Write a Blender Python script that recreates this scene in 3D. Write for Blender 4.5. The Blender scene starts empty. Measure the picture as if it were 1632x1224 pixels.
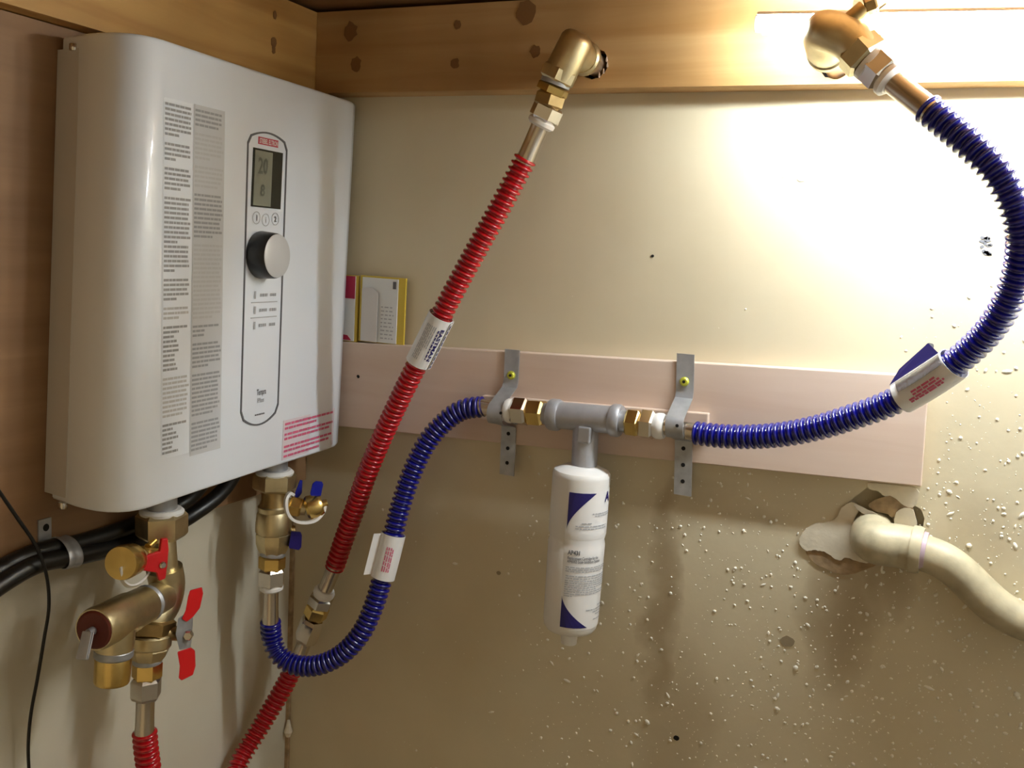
import bpy, bmesh, math, random
from mathutils import Vector, Matrix
from math import pi, sin, cos, radians

random.seed(7)
sc = bpy.context.scene
C = sc.collection

# ------------------------------------------------------------------ camera
FPX = 1496.7
CAM = Vector((0.76138, -1.00417, 0.25410))
CR = Vector((0.90782539, 0.41533093, 0.05790754))
CU = Vector((-0.11057079, 0.10387305, 0.98842526))
CF = Vector((-0.40450855, 0.90372043, -0.14022206))
cd = bpy.data.cameras.new('camera')
cd.sensor_fit = 'HORIZONTAL'
cd.sensor_width = 36.0
cd.lens = FPX * 36.0 / 1632.0
cd.clip_start = 0.01
co = bpy.data.objects.new('camera', cd)
C.objects.link(co)
M = Matrix.Identity(4)
for i in range(3):
    M[i][0] = CR[i]; M[i][1] = CU[i]; M[i][2] = -CF[i]; M[i][3] = CAM[i]
co.matrix_world = M
sc.camera = co

# ------------------------------------------------------------------ world, exposure
w = bpy.data.worlds.new('world')
sc.world = w
w.use_nodes = True
bg = w.node_tree.nodes['Background']
bg.inputs[0].default_value = (1.0, 0.75, 0.42, 1)
bg.inputs[1].default_value = 0.25
sc.view_settings.view_transform = 'Standard'
sc.view_settings.look = 'None'
sc.view_settings.gamma = 1
sc.view_settings.use_curve_mapping = False
sc.view_settings.exposure = 0.62
TUBE_STRENGTH = 128.0          # the LED tube under the ceiling (built below) is the lamp of this room


def at(px, py, **k):
    """point of the place seen at a pixel of the 1632x1224 photo, on the plane x=, y= or z="""
    d = CF + CR * ((px - 816) / FPX) - CU * ((py - 612) / FPX)
    ax, val = list(k.items())[0]
    i = 'xyz'.index(ax)
    return CAM + d * ((val - CAM[i]) / d[i])


# ------------------------------------------------------------------ materials
def lin(c):
    return tuple((x / 255 / 12.92) if x / 255 <= 0.04045 else ((x / 255 + 0.055) / 1.055) ** 2.4 for x in c)


MATS = {}


def mat(name, col, rough=0.5, metal=0.0, coat=0.0, bump=0.0, bscale=200, var=0.0, vscale=20, spec=0.5):
    m = bpy.data.materials.new(name)
    m.use_nodes = True
    nt = m.node_tree
    b = nt.nodes['Principled BSDF']
    c = lin(col)
    b.inputs['Base Color'].default_value = (*c, 1)
    b.inputs['Roughness'].default_value = rough
    b.inputs['Metallic'].default_value = metal
    b.inputs['Coat Weight'].default_value = coat
    b.inputs['Coat Roughness'].default_value = 0.05
    b.inputs['Specular IOR Level'].default_value = spec
    if var or bump:
        tc = nt.nodes.new('ShaderNodeTexCoord')
    if var:
        n = nt.nodes.new('ShaderNodeTexNoise')
        n.inputs['Scale'].default_value = vscale
        n.inputs['Detail'].default_value = 4
        r = nt.nodes.new('ShaderNodeValToRGB')
        r.color_ramp.elements[0].position = .3
        r.color_ramp.elements[1].position = .7
        r.color_ramp.elements[0].color = (*[x * (1 - var) for x in c], 1)
        r.color_ramp.elements[1].color = (*[min(1, x * (1 + var)) for x in c], 1)
        nt.links.new(tc.outputs['Object'], n.inputs['Vector'])
        nt.links.new(n.outputs['Fac'], r.inputs['Fac'])
        nt.links.new(r.outputs['Color'], b.inputs['Base Color'])
    if bump:
        n2 = nt.nodes.new('ShaderNodeTexNoise')
        n2.inputs['Scale'].default_value = bscale
        n2.inputs['Detail'].default_value = 3
        bp = nt.nodes.new('ShaderNodeBump')
        bp.inputs['Strength'].default_value = bump
        bp.inputs['Distance'].default_value = 0.001
        nt.links.new(tc.outputs['Object'], n2.inputs['Vector'])
        nt.links.new(n2.outputs['Fac'], bp.inputs['Height'])
        nt.links.new(bp.outputs['Normal'], b.inputs['Normal'])
    MATS[name] = m
    return m


def wood(name, c1, c2, axis='x', rough=0.6, knots=0.0, scale=1.0, ring=0.4):
    """grain stretched along one axis, with darker growth lines and optional knots"""
    m = mat(name, c1, rough)
    nt = m.node_tree
    b = nt.nodes['Principled BSDF']
    tc = nt.nodes.new('ShaderNodeTexCoord')
    mp = nt.nodes.new('ShaderNodeMapping')
    s = [40 * scale] * 3
    s['xyz'.index(axis)] = 2.5 * scale
    mp.inputs['Scale'].default_value = s
    n = nt.nodes.new('ShaderNodeTexNoise')
    n.inputs['Scale'].default_value = 1.0
    n.inputs['Detail'].default_value = 6
    n.inputs['Distortion'].default_value = 0.6
    r = nt.nodes.new('ShaderNodeValToRGB')
    r.color_ramp.elements[0].position = .3
    r.color_ramp.elements[1].position = .72
    r.color_ramp.elements[0].color = (*lin(c2), 1)
    r.color_ramp.elements[1].color = (*lin(c1), 1)
    nt.links.new(tc.outputs['Object'], mp.inputs['Vector'])
    nt.links.new(mp.outputs['Vector'], n.inputs['Vector'])
    nt.links.new(n.outputs['Fac'], r.inputs['Fac'])
    out = r.outputs['Color']
    # broad tone changes along the board
    n3 = nt.nodes.new('ShaderNodeTexNoise')
    n3.inputs['Scale'].default_value = 7
    n3.inputs['Detail'].default_value = 2
    nt.links.new(tc.outputs['Object'], n3.inputs['Vector'])
    mx = nt.nodes.new('ShaderNodeMix')
    mx.data_type = 'RGBA'; mx.blend_type = 'MULTIPLY'
    mx.inputs['Factor'].default_value = ring
    nt.links.new(out, mx.inputs['A'])
    r3 = nt.nodes.new('ShaderNodeValToRGB')
    r3.color_ramp.elements[0].position = .35; r3.color_ramp.elements[1].position = .65
    r3.color_ramp.elements[0].color = (.55, .5, .42, 1); r3.color_ramp.elements[1].color = (1, 1, 1, 1)
    nt.links.new(n3.outputs['Fac'], r3.inputs['Fac'])
    nt.links.new(r3.outputs['Color'], mx.inputs['B'])
    nt.links.new(mx.outputs['Result'], b.inputs['Base Color'])
    bp = nt.nodes.new('ShaderNodeBump')
    bp.inputs['Strength'].default_value = .15
    bp.inputs['Distance'].default_value = .001
    nt.links.new(n.outputs['Fac'], bp.inputs['Height'])
    nt.links.new(bp.outputs['Normal'], b.inputs['Normal'])
    return m


def wall_paint(name, col, blob_col, blobs=()):
    """old cream paint, faint mottling, and water stains and darker patches of their own shape (x, z, half width, half height, amount)"""
    m = mat(name, col, 0.55, spec=0.3)
    nt = m.node_tree
    b = nt.nodes['Principled BSDF']
    L = nt.links.new
    tc = nt.nodes.new('ShaderNodeTexCoord')
    n = nt.nodes.new('ShaderNodeTexNoise')
    n.inputs['Scale'].default_value = 5
    n.inputs['Detail'].default_value = 5
    L(tc.outputs['Object'], n.inputs['Vector'])
    r = nt.nodes.new('ShaderNodeValToRGB')
    c = lin(col)
    r.color_ramp.elements[0].position = .3; r.color_ramp.elements[1].position = .7
    r.color_ramp.elements[0].color = (c[0] * .88, c[1] * .86, c[2] * .82, 1)
    r.color_ramp.elements[1].color = (*c, 1)
    L(n.outputs['Fac'], r.inputs['Fac'])
    col_out = r.outputs['Color']
    if blobs:
        nd = nt.nodes.new('ShaderNodeTexNoise')
        nd.inputs['Scale'].default_value = 14
        nd.inputs['Detail'].default_value = 4
        L(tc.outputs['Object'], nd.inputs['Vector'])
        sub = nt.nodes.new('ShaderNodeVectorMath'); sub.operation = 'MULTIPLY_ADD'
        sub.inputs[1].default_value = (.07, .0, .07)
        L(nd.outputs['Color'], sub.inputs[0]); L(tc.outputs['Object'], sub.inputs[2])
        sep = nt.nodes.new('ShaderNodeSeparateXYZ')
        L(sub.outputs[0], sep.inputs[0])
        total = None

        def mth(op, a, bb=None, clamp=False):
            q = nt.nodes.new('ShaderNodeMath'); q.operation = op; q.use_clamp = clamp
            for i_, v in enumerate((a, bb)):
                if v is None: continue
                if isinstance(v, (int, float)): q.inputs[i_].default_value = v
                else: L(v, q.inputs[i_])
            return q.outputs[0]
        for (bx, bz, hw, hh, amt) in blobs:
            dx = mth('DIVIDE', mth('SUBTRACT', sep.outputs[0], bx + .035), hw)
            dz = mth('DIVIDE', mth('SUBTRACT', sep.outputs[2], bz + .035), hh)
            d2 = mth('ADD', mth('MULTIPLY', dx, dx), mth('MULTIPLY', dz, dz))
            v = mth('MULTIPLY', mth('SUBTRACT', 1.0, d2, True), amt)
            total = v if total is None else mth('ADD', total, v, True)
        mx = nt.nodes.new('ShaderNodeMix'); mx.data_type = 'RGBA'
        L(total, mx.inputs['Factor']); L(col_out, mx.inputs['A'])
        mx.inputs['B'].default_value = (*lin(blob_col), 1)
        col_out = mx.outputs['Result']
    L(col_out, b.inputs['Base Color'])
    n2 = nt.nodes.new('ShaderNodeTexNoise')
    n2.inputs['Scale'].default_value = 160; n2.inputs['Detail'].default_value = 4
    L(tc.outputs['Object'], n2.inputs['Vector'])
    bp = nt.nodes.new('ShaderNodeBump')
    bp.inputs['Strength'].default_value = .12; bp.inputs['Distance'].default_value = .001
    L(n2.outputs['Fac'], bp.inputs['Height']); L(bp.outputs['Normal'], b.inputs['Normal'])
    return m


mat('enamel', (232, 238, 246), 0.3, coat=0.6)
mat('enamel_back', (205, 203, 200), 0.4)
mat('brass', (212, 198, 160), 0.38, 1.0, bump=.08, bscale=400, var=.12, vscale=60)
mat('brass_gold', (226, 196, 122), 0.26, 1.0, var=.1, vscale=80)
mat('brass_dark', (168, 144, 100), 0.4, 1.0, var=.15, vscale=80)
mat('chrome', (214, 208, 200), 0.16, 1.0)
mat('steel_hose', (205, 196, 184), 0.26, 1.0)
mat('galv', (168, 170, 174), 0.42, 0.6, bump=.05, bscale=150, var=.15, vscale=70)
mat('cast', (168, 168, 172), 0.45, 0.5, bump=.1, bscale=300, var=.08, vscale=60)
mat('white_plastic', (228, 226, 222), 0.4)
mat('cartridge_plastic', (226, 224, 220), 0.35, coat=.2)
mat('paper', (226, 224, 222), 0.6)
mat('foil', (190, 190, 196), 0.25, .9, bump=.6, bscale=120)
mat('red_coat', (176, 8, 22), 0.22, coat=.7)
mat('red_plastic', (205, 16, 26), 0.35, coat=.3)
mat('blue_coat', (12, 14, 118), 0.2, coat=.8)
mat('blue_plastic', (20, 32, 140), 0.35)
mat('navy', (28, 20, 96), 0.5)
mat('black_rubber', (14, 14, 15), 0.35)
mat('black_gloss', (16, 16, 17), 0.3)
mat('hole_dark', (16, 12, 9), 0.9)
mat('ink', (96, 96, 100), 0.6)
mat('ink_faint', (186, 187, 189), 0.6)
mat('ink_mid', (150, 151, 154), 0.6)
mat('ink_light', (172, 173, 176), 0.6)
mat('label_grey', (196, 198, 201), 0.5)
mat('ink_red', (206, 96, 128), 0.6)
mat('ink_red_label', (214, 204, 210), 0.5)
mat('ink_red_badge', (196, 66, 84), 0.5)
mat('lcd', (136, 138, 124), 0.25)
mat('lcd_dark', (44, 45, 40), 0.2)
mat('lcd_ink', (92, 94, 82), 0.4)
mat('knob_face', (206, 208, 210), 0.4, .2)
mat('yellow', (206, 178, 60), 0.5)
mat('yellow_zinc', (196, 198, 70), 0.35, .4)
mat('pink_red', (176, 40, 74), 0.5)
mat('card_white', (222, 224, 222), 0.45)
mat('pvc_old', (178, 167, 138), 0.45, var=.22, vscale=45, bump=.3, bscale=120)
mat('pvc_primer', (180, 160, 172), 0.4)
mat('plaster', (214, 204, 182), 0.9, bump=.5, bscale=90, var=.1, vscale=50)
mat('gypsum_brown', (156, 132, 100), 0.95, bump=.6, bscale=120, var=.3, vscale=90)
mat('paper_torn', (216, 210, 200), 0.9)
mat('crumb', (236, 230, 214), 0.9)
mat('floor_concrete', (170, 160, 146), .8, var=.15, vscale=6, bump=.2, bscale=80)
mat('copper_pale', (214, 190, 160), 0.35, .7)
mat('relief_red', (96, 34, 22), 0.5)
mat('housing', (225, 225, 225), 0.4)
wood('pine', (216, 196, 180), (206, 182, 164), 'x', .55, ring=.12)
wood('panel_ply', (160, 124, 88), (138, 104, 70), 'y', .6, ring=.25)
wood('joist_wood', (204, 168, 116), (178, 136, 82), 'x', .6, ring=.55)
wood('joist_wood_side', (210, 168, 100), (178, 132, 70), 'y', .6, ring=.5)
wood('plank_wood', (160, 118, 70), (120, 84, 46), 'x', .7, ring=.5)
mat('knot', (128, 90, 50), 0.6)
mat('wall_smudge', (176, 170, 150), 0.7)
mat('dent_grey', (150, 136, 110), 0.9)
sx = at(1050, 1000, y=0); s1 = at(1335, 1000, y=0); s2 = at(1425, 930, y=0); s3 = at(1120, 840, y=0); s4 = at(1560, 860, y=0)
wall_paint('wall_back_paint', (213, 202, 174), (124, 96, 56), [
    (sx.x, sx.z + .04, .022, .15, .55), (sx.x + .03, sx.z - .12, .05, .12, .25),
    (s1.x, s1.z + .02, .040, .11, .55), (s2.x, s2.z, .03, .045, .5), (s3.x, s3.z + .02, .10, .03, .25),  # last two: darker patches below the drain elbow and the pine board
    (s4.x, s4.z, .05, .06, .25), (.95, -.42, .2, .1, .08)])
wall_paint('bounce_wall_paint', (226, 226, 222), (150, 128, 92))
wall_paint('wall_left_paint', (208, 202, 184), (150, 128, 92))

em = bpy.data.materials.new('led_glow')
em.use_nodes = True
ent = em.node_tree
for nn in list(ent.nodes): ent.nodes.remove(nn)
eo = ent.nodes.new('ShaderNodeOutputMaterial')
ee = ent.nodes.new('ShaderNodeEmission')
ee.inputs[0].default_value = (.88, .96, 1.0, 1)
ee.inputs[1].default_value = TUBE_STRENGTH
ent.links.new(ee.outputs[0], eo.inputs[0])
MATS['led_glow'] = em


# ------------------------------------------------------------------ mesh helpers
def link(name, verts, faces, m, parent=None, smooth=None, kind=None):
    me = bpy.data.meshes.new(name)
    off = parent_origin(parent)
    me.from_pydata([tuple(Vector(v) - off) for v in verts], [], faces)
    me.update()
    bm = bmesh.new(); bm.from_mesh(me)
    bmesh.ops.recalc_face_normals(bm, faces=bm.faces)
    bm.to_mesh(me); bm.free()
    ms = m if isinstance(m, (list, tuple)) else [m]
    for q in ms: me.materials.append(MATS[q])
    if smooth is not None:
        for p in me.polygons: p.use_smooth = True
        me.set_sharp_from_angle(angle=radians(smooth))
    o = bpy.data.objects.new(name, me)
    C.objects.link(o)
    if parent: o.parent = parent
    if kind: o['kind'] = kind
    return o


def parent_origin(p):
    v = Vector((0, 0, 0))
    while p:
        v = v + p.location
        p = p.parent
    return v


def thing(name, label, cat, loc=(0, 0, 0), group=None):
    o = bpy.data.objects.new(name, None)
    o.empty_display_size = .02
    C.objects.link(o)
    o.location = loc
    tag(o, label, cat, group)
    return o


def tag(o, label, cat, group=None):
    o['label'] = label; o['category'] = cat
    if group: o['group'] = group
    return o


def box_vf(lo, hi):
    x0, y0, z0 = lo; x1, y1, z1 = hi
    v = [(x0, y0, z0), (x1, y0, z0), (x1, y1, z0), (x0, y1, z0), (x0, y0, z1), (x1, y0, z1), (x1, y1, z1), (x0, y1, z1)]
    f = [(0, 3, 2, 1), (4, 5, 6, 7), (0, 1, 5, 4), (1, 2, 6, 5), (2, 3, 7, 6), (3, 0, 4, 7)]
    return v, f


def frame(d):
    d = Vector(d).normalized()
    a = Vector((0, 0, 1)) if abs(d.z) < .9 else Vector((1, 0, 0))
    u = d.cross(a).normalized()
    return d, u, u.cross(d)


def turned(name, A, B, prof, m, parent, sides=28, rot=0.0, caps=True):
    """a turned or hexagonal body along A-B; prof = [(fraction, radius)]"""
    A = Vector(A); B = Vector(B)
    d, u, v = frame(B - A)
    L = (B - A).length
    vs = []; fs = []
    for (t, r) in prof:
        for k in range(sides):
            a = 2 * pi * k / sides + rot
            vs.append(A + d * (L * t) + (u * cos(a) + v * sin(a)) * r)
    for i in range(len(prof) - 1):
        for k in range(sides):
            k2 = (k + 1) % sides
            fs.append((i * sides + k, i * sides + k2, (i + 1) * sides + k2, (i + 1) * sides + k))
    if caps:
        fs.append(tuple(range(sides))[::-1])
        n = (len(prof) - 1) * sides
        fs.append(tuple(range(n, n + sides)))
    return link(name, vs, fs, m, parent, smooth=35 if sides > 8 else 20)


def hexnut(name, A, B, r, m, parent, rot=.2, ch=.14):
    return turned(name, A, B, [(0, r * .86), (ch, r), (1 - ch, r), (1, r * .86)], m, parent, 6, rot)


def cyl(name, A, B, r, m, parent, ch=.08, sides=28):
    return turned(name, A, B, [(0, r * .93), (ch, r), (1 - ch, r), (1, r * .93)], m, parent, sides)


def threaded(name, A, B, r, m, parent, n=5):
    pr = []
    for i in range(n):
        pr += [(i / n + .02, r * .92), ((i + .5) / n, r)]
    pr.append((1, r * .92))
    return turned(name, A, B, pr, m, parent)


def spline(pts, step=.004):
    """centripetal Catmull-Rom through pts, resampled evenly"""
    P = [Vector(p) for p in pts]
    P = [P[0] * 2 - P[1]] + P + [P[-1] * 2 - P[-2]]
    out = []
    for i in range(1, len(P) - 2):
        p0, p1, p2, p3 = P[i - 1:i + 3]
        t0 = 0; t1 = t0 + max((p1 - p0).length, 1e-6) ** .5
        t2 = t1 + max((p2 - p1).length, 1e-6) ** .5; t3 = t2 + max((p3 - p2).length, 1e-6) ** .5
        for k in range(24):
            t = t1 + (t2 - t1) * k / 24
            a1 = p0 * ((t1 - t) / (t1 - t0)) + p1 * ((t - t0) / (t1 - t0))
            a2 = p1 * ((t2 - t) / (t2 - t1)) + p2 * ((t - t1) / (t2 - t1))
            a3 = p2 * ((t3 - t) / (t3 - t2)) + p3 * ((t - t2) / (t3 - t2))
            b1 = a1 * ((t2 - t) / (t2 - t0)) + a2 * ((t - t0) / (t2 - t0))
            b2 = a2 * ((t3 - t) / (t3 - t1)) + a3 * ((t - t1) / (t3 - t1))
            out.append(b1 * ((t2 - t) / (t2 - t1)) + b2 * ((t - t1) / (t2 - t1)))
    out.append(P[-2])
    cum = [0]
    for i in range(1, len(out)): cum.append(cum[-1] + (out[i] - out[i - 1]).length)
    n = max(2, int(round(cum[-1] / step)))
    res = []; j = 0
    for i in range(n + 1):
        s = cum[-1] * i / n
        while j < len(cum) - 2 and cum[j + 1] < s: j += 1
        f = (s - cum[j]) / max(cum[j + 1] - cum[j], 1e-9)
        res.append(out[j].lerp(out[j + 1], f))
    return res, cum[-1]


def sweep(name, path, rad, m, parent=None, sides=20, smooth=60, caps=True):
    n = len(path)
    r = rad if callable(rad) else (lambda i: rad)
    vs = []; fs = []
    t0 = (path[1] - path[0]).normalized()
    _, u, _v = frame(t0)
    for i in range(n):
        t = (path[min(i + 1, n - 1)] - path[max(i - 1, 0)]).normalized()
        u = (u - t * u.dot(t)).normalized()
        v = t.cross(u)
        for k in range(sides):
            a = 2 * pi * k / sides
            vs.append(path[i] + (u * cos(a) + v * sin(a)) * r(i))
    for i in range(n - 1):
        for k in range(sides):
            k2 = (k + 1) % sides
            fs.append((i * sides + k, i * sides + k2, (i + 1) * sides + k2, (i + 1) * sides + k))
    if caps:
        fs.append(tuple(range(sides))[::-1]); fs.append(tuple(range((n - 1) * sides, n * sides)))
    return link(name, vs, fs, m, parent, smooth=smooth)


PITCH = .0068


def corrugated(name, path_pts, m, parent, r0=.0108, amp=.0019):
    path, L = spline(path_pts, PITCH / 12)
    step = L / (len(path) - 1)

    def rr(i):
        c = -cos(2 * pi * i * step / PITCH)
        return r0 + amp * (1 if c > 0 else -1) * abs(c) ** .5
    sweep(name, path, rr, m, parent, sides=24, smooth=75)
    return path


def wrap_frame(path, i):
    """tangent, the direction facing the photographer, and the third axis at path point i"""
    n = len(path)
    t = (path[min(i + 3, n - 1)] - path[max(i - 3, 0)]).normalized()
    c = (CAM - path[i])
    nrm = (c - t * c.dot(t)).normalized()
    return t, nrm, t.cross(nrm)


class Wrap:
    """maps (s along the path in metres, angle) onto a tube of radius r round the path, starting at index i0"""
    def __init__(self, path, i0, i1, r):
        self.path = path[i0:i1 + 1]; self.r = r
        self.step = (self.path[1] - self.path[0]).length
        self.L = self.step * (len(self.path) - 1)
        self.t, self.n, self.b = wrap_frame(path, (i0 + i1) // 2)

    def __call__(self, s, a, dr=0.0):
        x = min(max(s / self.step, 0), len(self.path) - 1.001); i = int(x)
        p = self.path[i].lerp(self.path[i + 1], x - i)
        i0 = max(i - 2, 0); i1 = min(i + 3, len(self.path) - 1)
        t = (self.path[i1] - self.path[i0]).normalized()
        n = (self.n - t * self.n.dot(t)).normalized(); b = t.cross(n)
        return p + (n * cos(a) + b * sin(a)) * (self.r + dr)

    def patch(self, name, m, parent, s0, s1, a0, a1, dr=0.0, ns=10, na=16, thick=.0004):
        vs = []; fs = []
        for lay in (0, 1):
            for i in range(ns + 1):
                for k in range(na + 1):
                    vs.append(self(s0 + (s1 - s0) * i / ns, a0 + (a1 - a0) * k / na, dr + lay * thick))
        W = na + 1; N = (ns + 1) * W
        for lay in (0, 1):
            for i in range(ns):
                for k in range(na):
                    q = lay * N + i * W + k
                    fs.append((q, q + 1, q + W + 1, q + W))
        for i in range(ns):
            for k in (0, na):
                q = i * W + k; fs.append((q, q + W, q + W + N, q + N))
        for k in range(na):
            for i in (0, ns):
                q = i * W + k; fs.append((q, q + 1, q + 1 + N, q + N))
        return link(name, vs, fs, m, parent, smooth=50)


FONT_CACHE = {}


def text_mesh(s, size=1.0, bold=0.0):
    """flat outline of a word as (verts2d, faces, width)"""
    cu = bpy.data.curves.new('t', 'FONT')
    cu.body = s; cu.size = size; cu.resolution_u = 2; cu.offset = bold
    o = bpy.data.objects.new('t', cu)
    C.objects.link(o)
    dg = bpy.context.evaluated_depsgraph_get()
    me = bpy.data.meshes.new_from_object(o.evaluated_get(dg))
    v = [(q.co.x, q.co.y) for q in me.vertices]
    f = [tuple(p.vertices) for p in me.polygons]
    bpy.data.objects.remove(o); bpy.data.curves.remove(cu); bpy.data.meshes.remove(me)
    wd = max(q[0] for q in v); ht = max(q[1] for q in v)
    return v, f, wd, ht


def words(u0, u1, v0, v1, seed, gap=.004, h=None, mn=.003, mx=.012, tail=1.0):
    """one printed line as a row of word-long bars (rects in u,v)"""
    rnd = random.Random(seed)
    out = []; u = u0; end = u0 + (u1 - u0) * tail
    while u < end:
        l = rnd.uniform(mn, mx); e = min(u + l, end)
        if e - u > mn * .4: out.append((u, e, v0, v1))
        u = e + gap
    return out


def rects_vf(rects, f):
    vs = []; fs = []
    for (a, b, c, d) in rects:
        k = len(vs)
        vs += [f(a, c), f(b, c), f(b, d), f(a, d)]
        fs.append((k, k + 1, k + 2, k + 3))
    return vs, fs


def plate(name, outline, thick_vec, m, parent, smooth=None):
    """a flat polygon given thickness"""
    n = len(outline)
    vs = [Vector(p) for p in outline] + [Vector(p) + Vector(thick_vec) for p in outline]
    fs = [tuple(range(n))[::-1], tuple(range(n, 2 * n))]
    for i in range(n):
        j = (i + 1) % n
        fs.append((i, j, j + n, i + n))
    return link(name, vs, fs, m, parent, smooth=smooth)


def holed_face(outer, holes, depth_vec, name, m, parent=None):
    """a face with holes whose rims run back by depth_vec"""
    bm = bmesh.new()
    ed = []
    for loop in [outer] + holes:
        vv = [bm.verts.new(Vector(p)) for p in loop]
        for i in range(len(vv)): ed.append(bm.edges.new((vv[i], vv[(i + 1) % len(vv)])))
    bmesh.ops.triangle_fill(bm, edges=ed, use_beauty=True, use_dissolve=False)
    d = Vector(depth_vec)
    for loop in [outer] + holes:
        n = len(loop)
        a = [bm.verts.new(Vector(p)) for p in loop]; b = [bm.verts.new(Vector(p) + d) for p in loop]
        for i in range(n):
            j = (i + 1) % n
            bm.faces.new((a[i], a[j], b[j], b[i]))
    a = [bm.verts.new(Vector(p) + d) for p in outer]
    bm.faces.new(a)
    bm.verts.index_update()
    vs = [v.co.copy() for v in bm.verts]; fs = [tuple(v.index for v in f.verts) for f in bm.faces]
    bm.free()
    o = link(name, vs, fs, m, parent)
    return o


def blob(cx, cz, rx, rz, y, n=22, jit=.15, seed=1):
    rnd = random.Random(seed)
    return [(cx + rx * cos(2 * pi * k / n) * (1 + rnd.uniform(-jit, jit)), y, cz + rz * sin(2 * pi * k / n) * (1 + rnd.uniform(-jit, jit))) for k in range(n)]


# ================================================================== the setting
ZT = .53            # underside of ceiling boards
ZJ = .4299          # underside of joists
JP = .0335          # joist face in front of the back wall
JX = .0416          # joist face in front of the left wall

# back wall with the broken hole for the drain pipe
pv = at(1400, 835, y=0)
hole = blob(pv.x + .004, pv.z + .004, .036, .034, 0, 26, .14, 5)
wb = holed_face([(-.03, 0, -1.6), (1.13, 0, -1.6), (1.13, 0, .56), (-.03, 0, .56)], [hole], (0, .013, 0), 'wall_back', 'wall_back_paint')
wb['kind'] = 'structure'
cav = holed_face([(pv.x - .08, .0135, pv.z - .08), (pv.x + .09, .0135, pv.z - .08), (pv.x + .09, .0135, pv.z + .08), (pv.x - .08, .0135, pv.z + .08)],
                 [], (0, .05, 0), 'wall_cavity', 'hole_dark', wb)
v, f = box_vf((-.02, -1.7, -1.6), (0, 0, .56))
wl = link('wall_left', v, f, 'wall_left_paint'); wl['kind'] = 'structure'
# unseen right wall, added to bounce light onto the heater, and a likewise added floor
v, f = box_vf((1.11, -1.7, -1.6), (1.13, 0, .56))
wr = link('bounce_wall_right', v, f, 'bounce_wall_paint'); wr['kind'] = 'structure'
v, f = box_vf((-.02, -1.7, -1.62), (1.13, .0, -1.6))
fl = link('bounce_floor', v, f, 'floor_concrete'); fl['kind'] = 'structure'
# dark seam with a lump of filler down the corner
cp = at(458, 1160, x=.004)
v, f = box_vf((.0, -.005, -.75), (.005, .0, -.08))
link('corner_gap', v, f, 'gypsum_brown', wb)
turned('filler_lump', (.006, -.006, cp.z - .012), (.006, -.006, cp.z + .012), [(0, .003), (.3, .006), (.6, .004), (1, .002)], 'plaster', wb, 8)

# plaster crumbs stuck to the paint
ico = bmesh.new(); bmesh.ops.create_icosphere(ico, subdivisions=1, radius=1.0)
iv = [q.co.copy() for q in ico.verts]; ifc = [tuple(q.index for q in fc.verts) for fc in ico.faces]; ico.free()
vs = []; fs = []
rnd = random.Random(11)
n_c = 0
while n_c < 5500:
    x = rnd.uniform(.14, 1.1); z = rnd.uniform(-.5, .30)
    dens = min(1, max(0.03, (x - .25) / .6)) * min(1, max(.02, (.16 - z) / .16))
    if x > .72: dens = min(1, max(.04, (.28 - z) / .25))
    if rnd.random() > dens: continue
    if .124 + .043 * x - .115 < z < .13 + .043 * x and x < .77: continue
    r = .0004 + .0016 * rnd.random() ** 3.2
    if rnd.random() < .02: r *= 1.7
    k = len(vs); e = rnd.uniform(1, 1.5) if rnd.random() < .9 else rnd.uniform(1.8, 3.2); an = rnd.uniform(0, pi)
    for q in iv:
        a, c = q.x * r * e, q.z * r
        vs.append((x + a * cos(an) - c * sin(an), q.y * r * .5 - r * .1, z + a * sin(an) + c * cos(an)))
    fs += [tuple(i + k for i in t) for t in ifc]
    n_c += 1
link('plaster_crumbs', vs, fs, 'crumb', wb, smooth=80, kind='stuff')
# small dents and marks in the paint
for (px, py, r, mt) in ((1255, 1022, .0075, 'dent_grey'), (1040, 408, .0018, 'hole_dark'), (1078, 1176, .0036, 'hole_dark'), (795, 913, .003, 'dent_grey'),
                        (1482, 552, .004, 'ink'), (1278, 284, .0045, 'wall_smudge'), (1248, 281, .0018, 'wall_smudge')):
    q = at(px, py, y=0)
    plate('wall_mark', blob(q.x, q.z, r, r * .8, 0, 18, .12, px), (0, -.0006, 0), mt, wb)
rnd = random.Random(3)
for k in range(16):
    q = at(1570 + rnd.uniform(-9, 9), 392 + rnd.uniform(-14, 14), y=0)
    plate('wall_scuff', blob(q.x, q.z, rnd.uniform(.001, .003), rnd.uniform(.001, .002), 0, 8, .3, k), (0, -.0005, 0), 'ink', wb)
# broken plaster round the drain pipe
def rounded(pts, seed=0):
    rn = random.Random(seed); n = len(pts); out = []
    for i in range(n):
        p0, p1, p2, p3 = pts[i - 1], pts[i], pts[(i + 1) % n], pts[(i + 2) % n]
        for k in range(5):
            t = k / 5
            q = (p1 * 2 + (p2 - p0) * t + (p0 * 2 - p1 * 5 + p2 * 4 - p3) * t * t + (p1 * 3 - p0 - p2 * 3 + p3) * t ** 3) * .5
            out.append(q + Vector((rn.uniform(-.0005, .0005), 0, rn.uniform(-.0005, .0005))))
    return out


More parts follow.
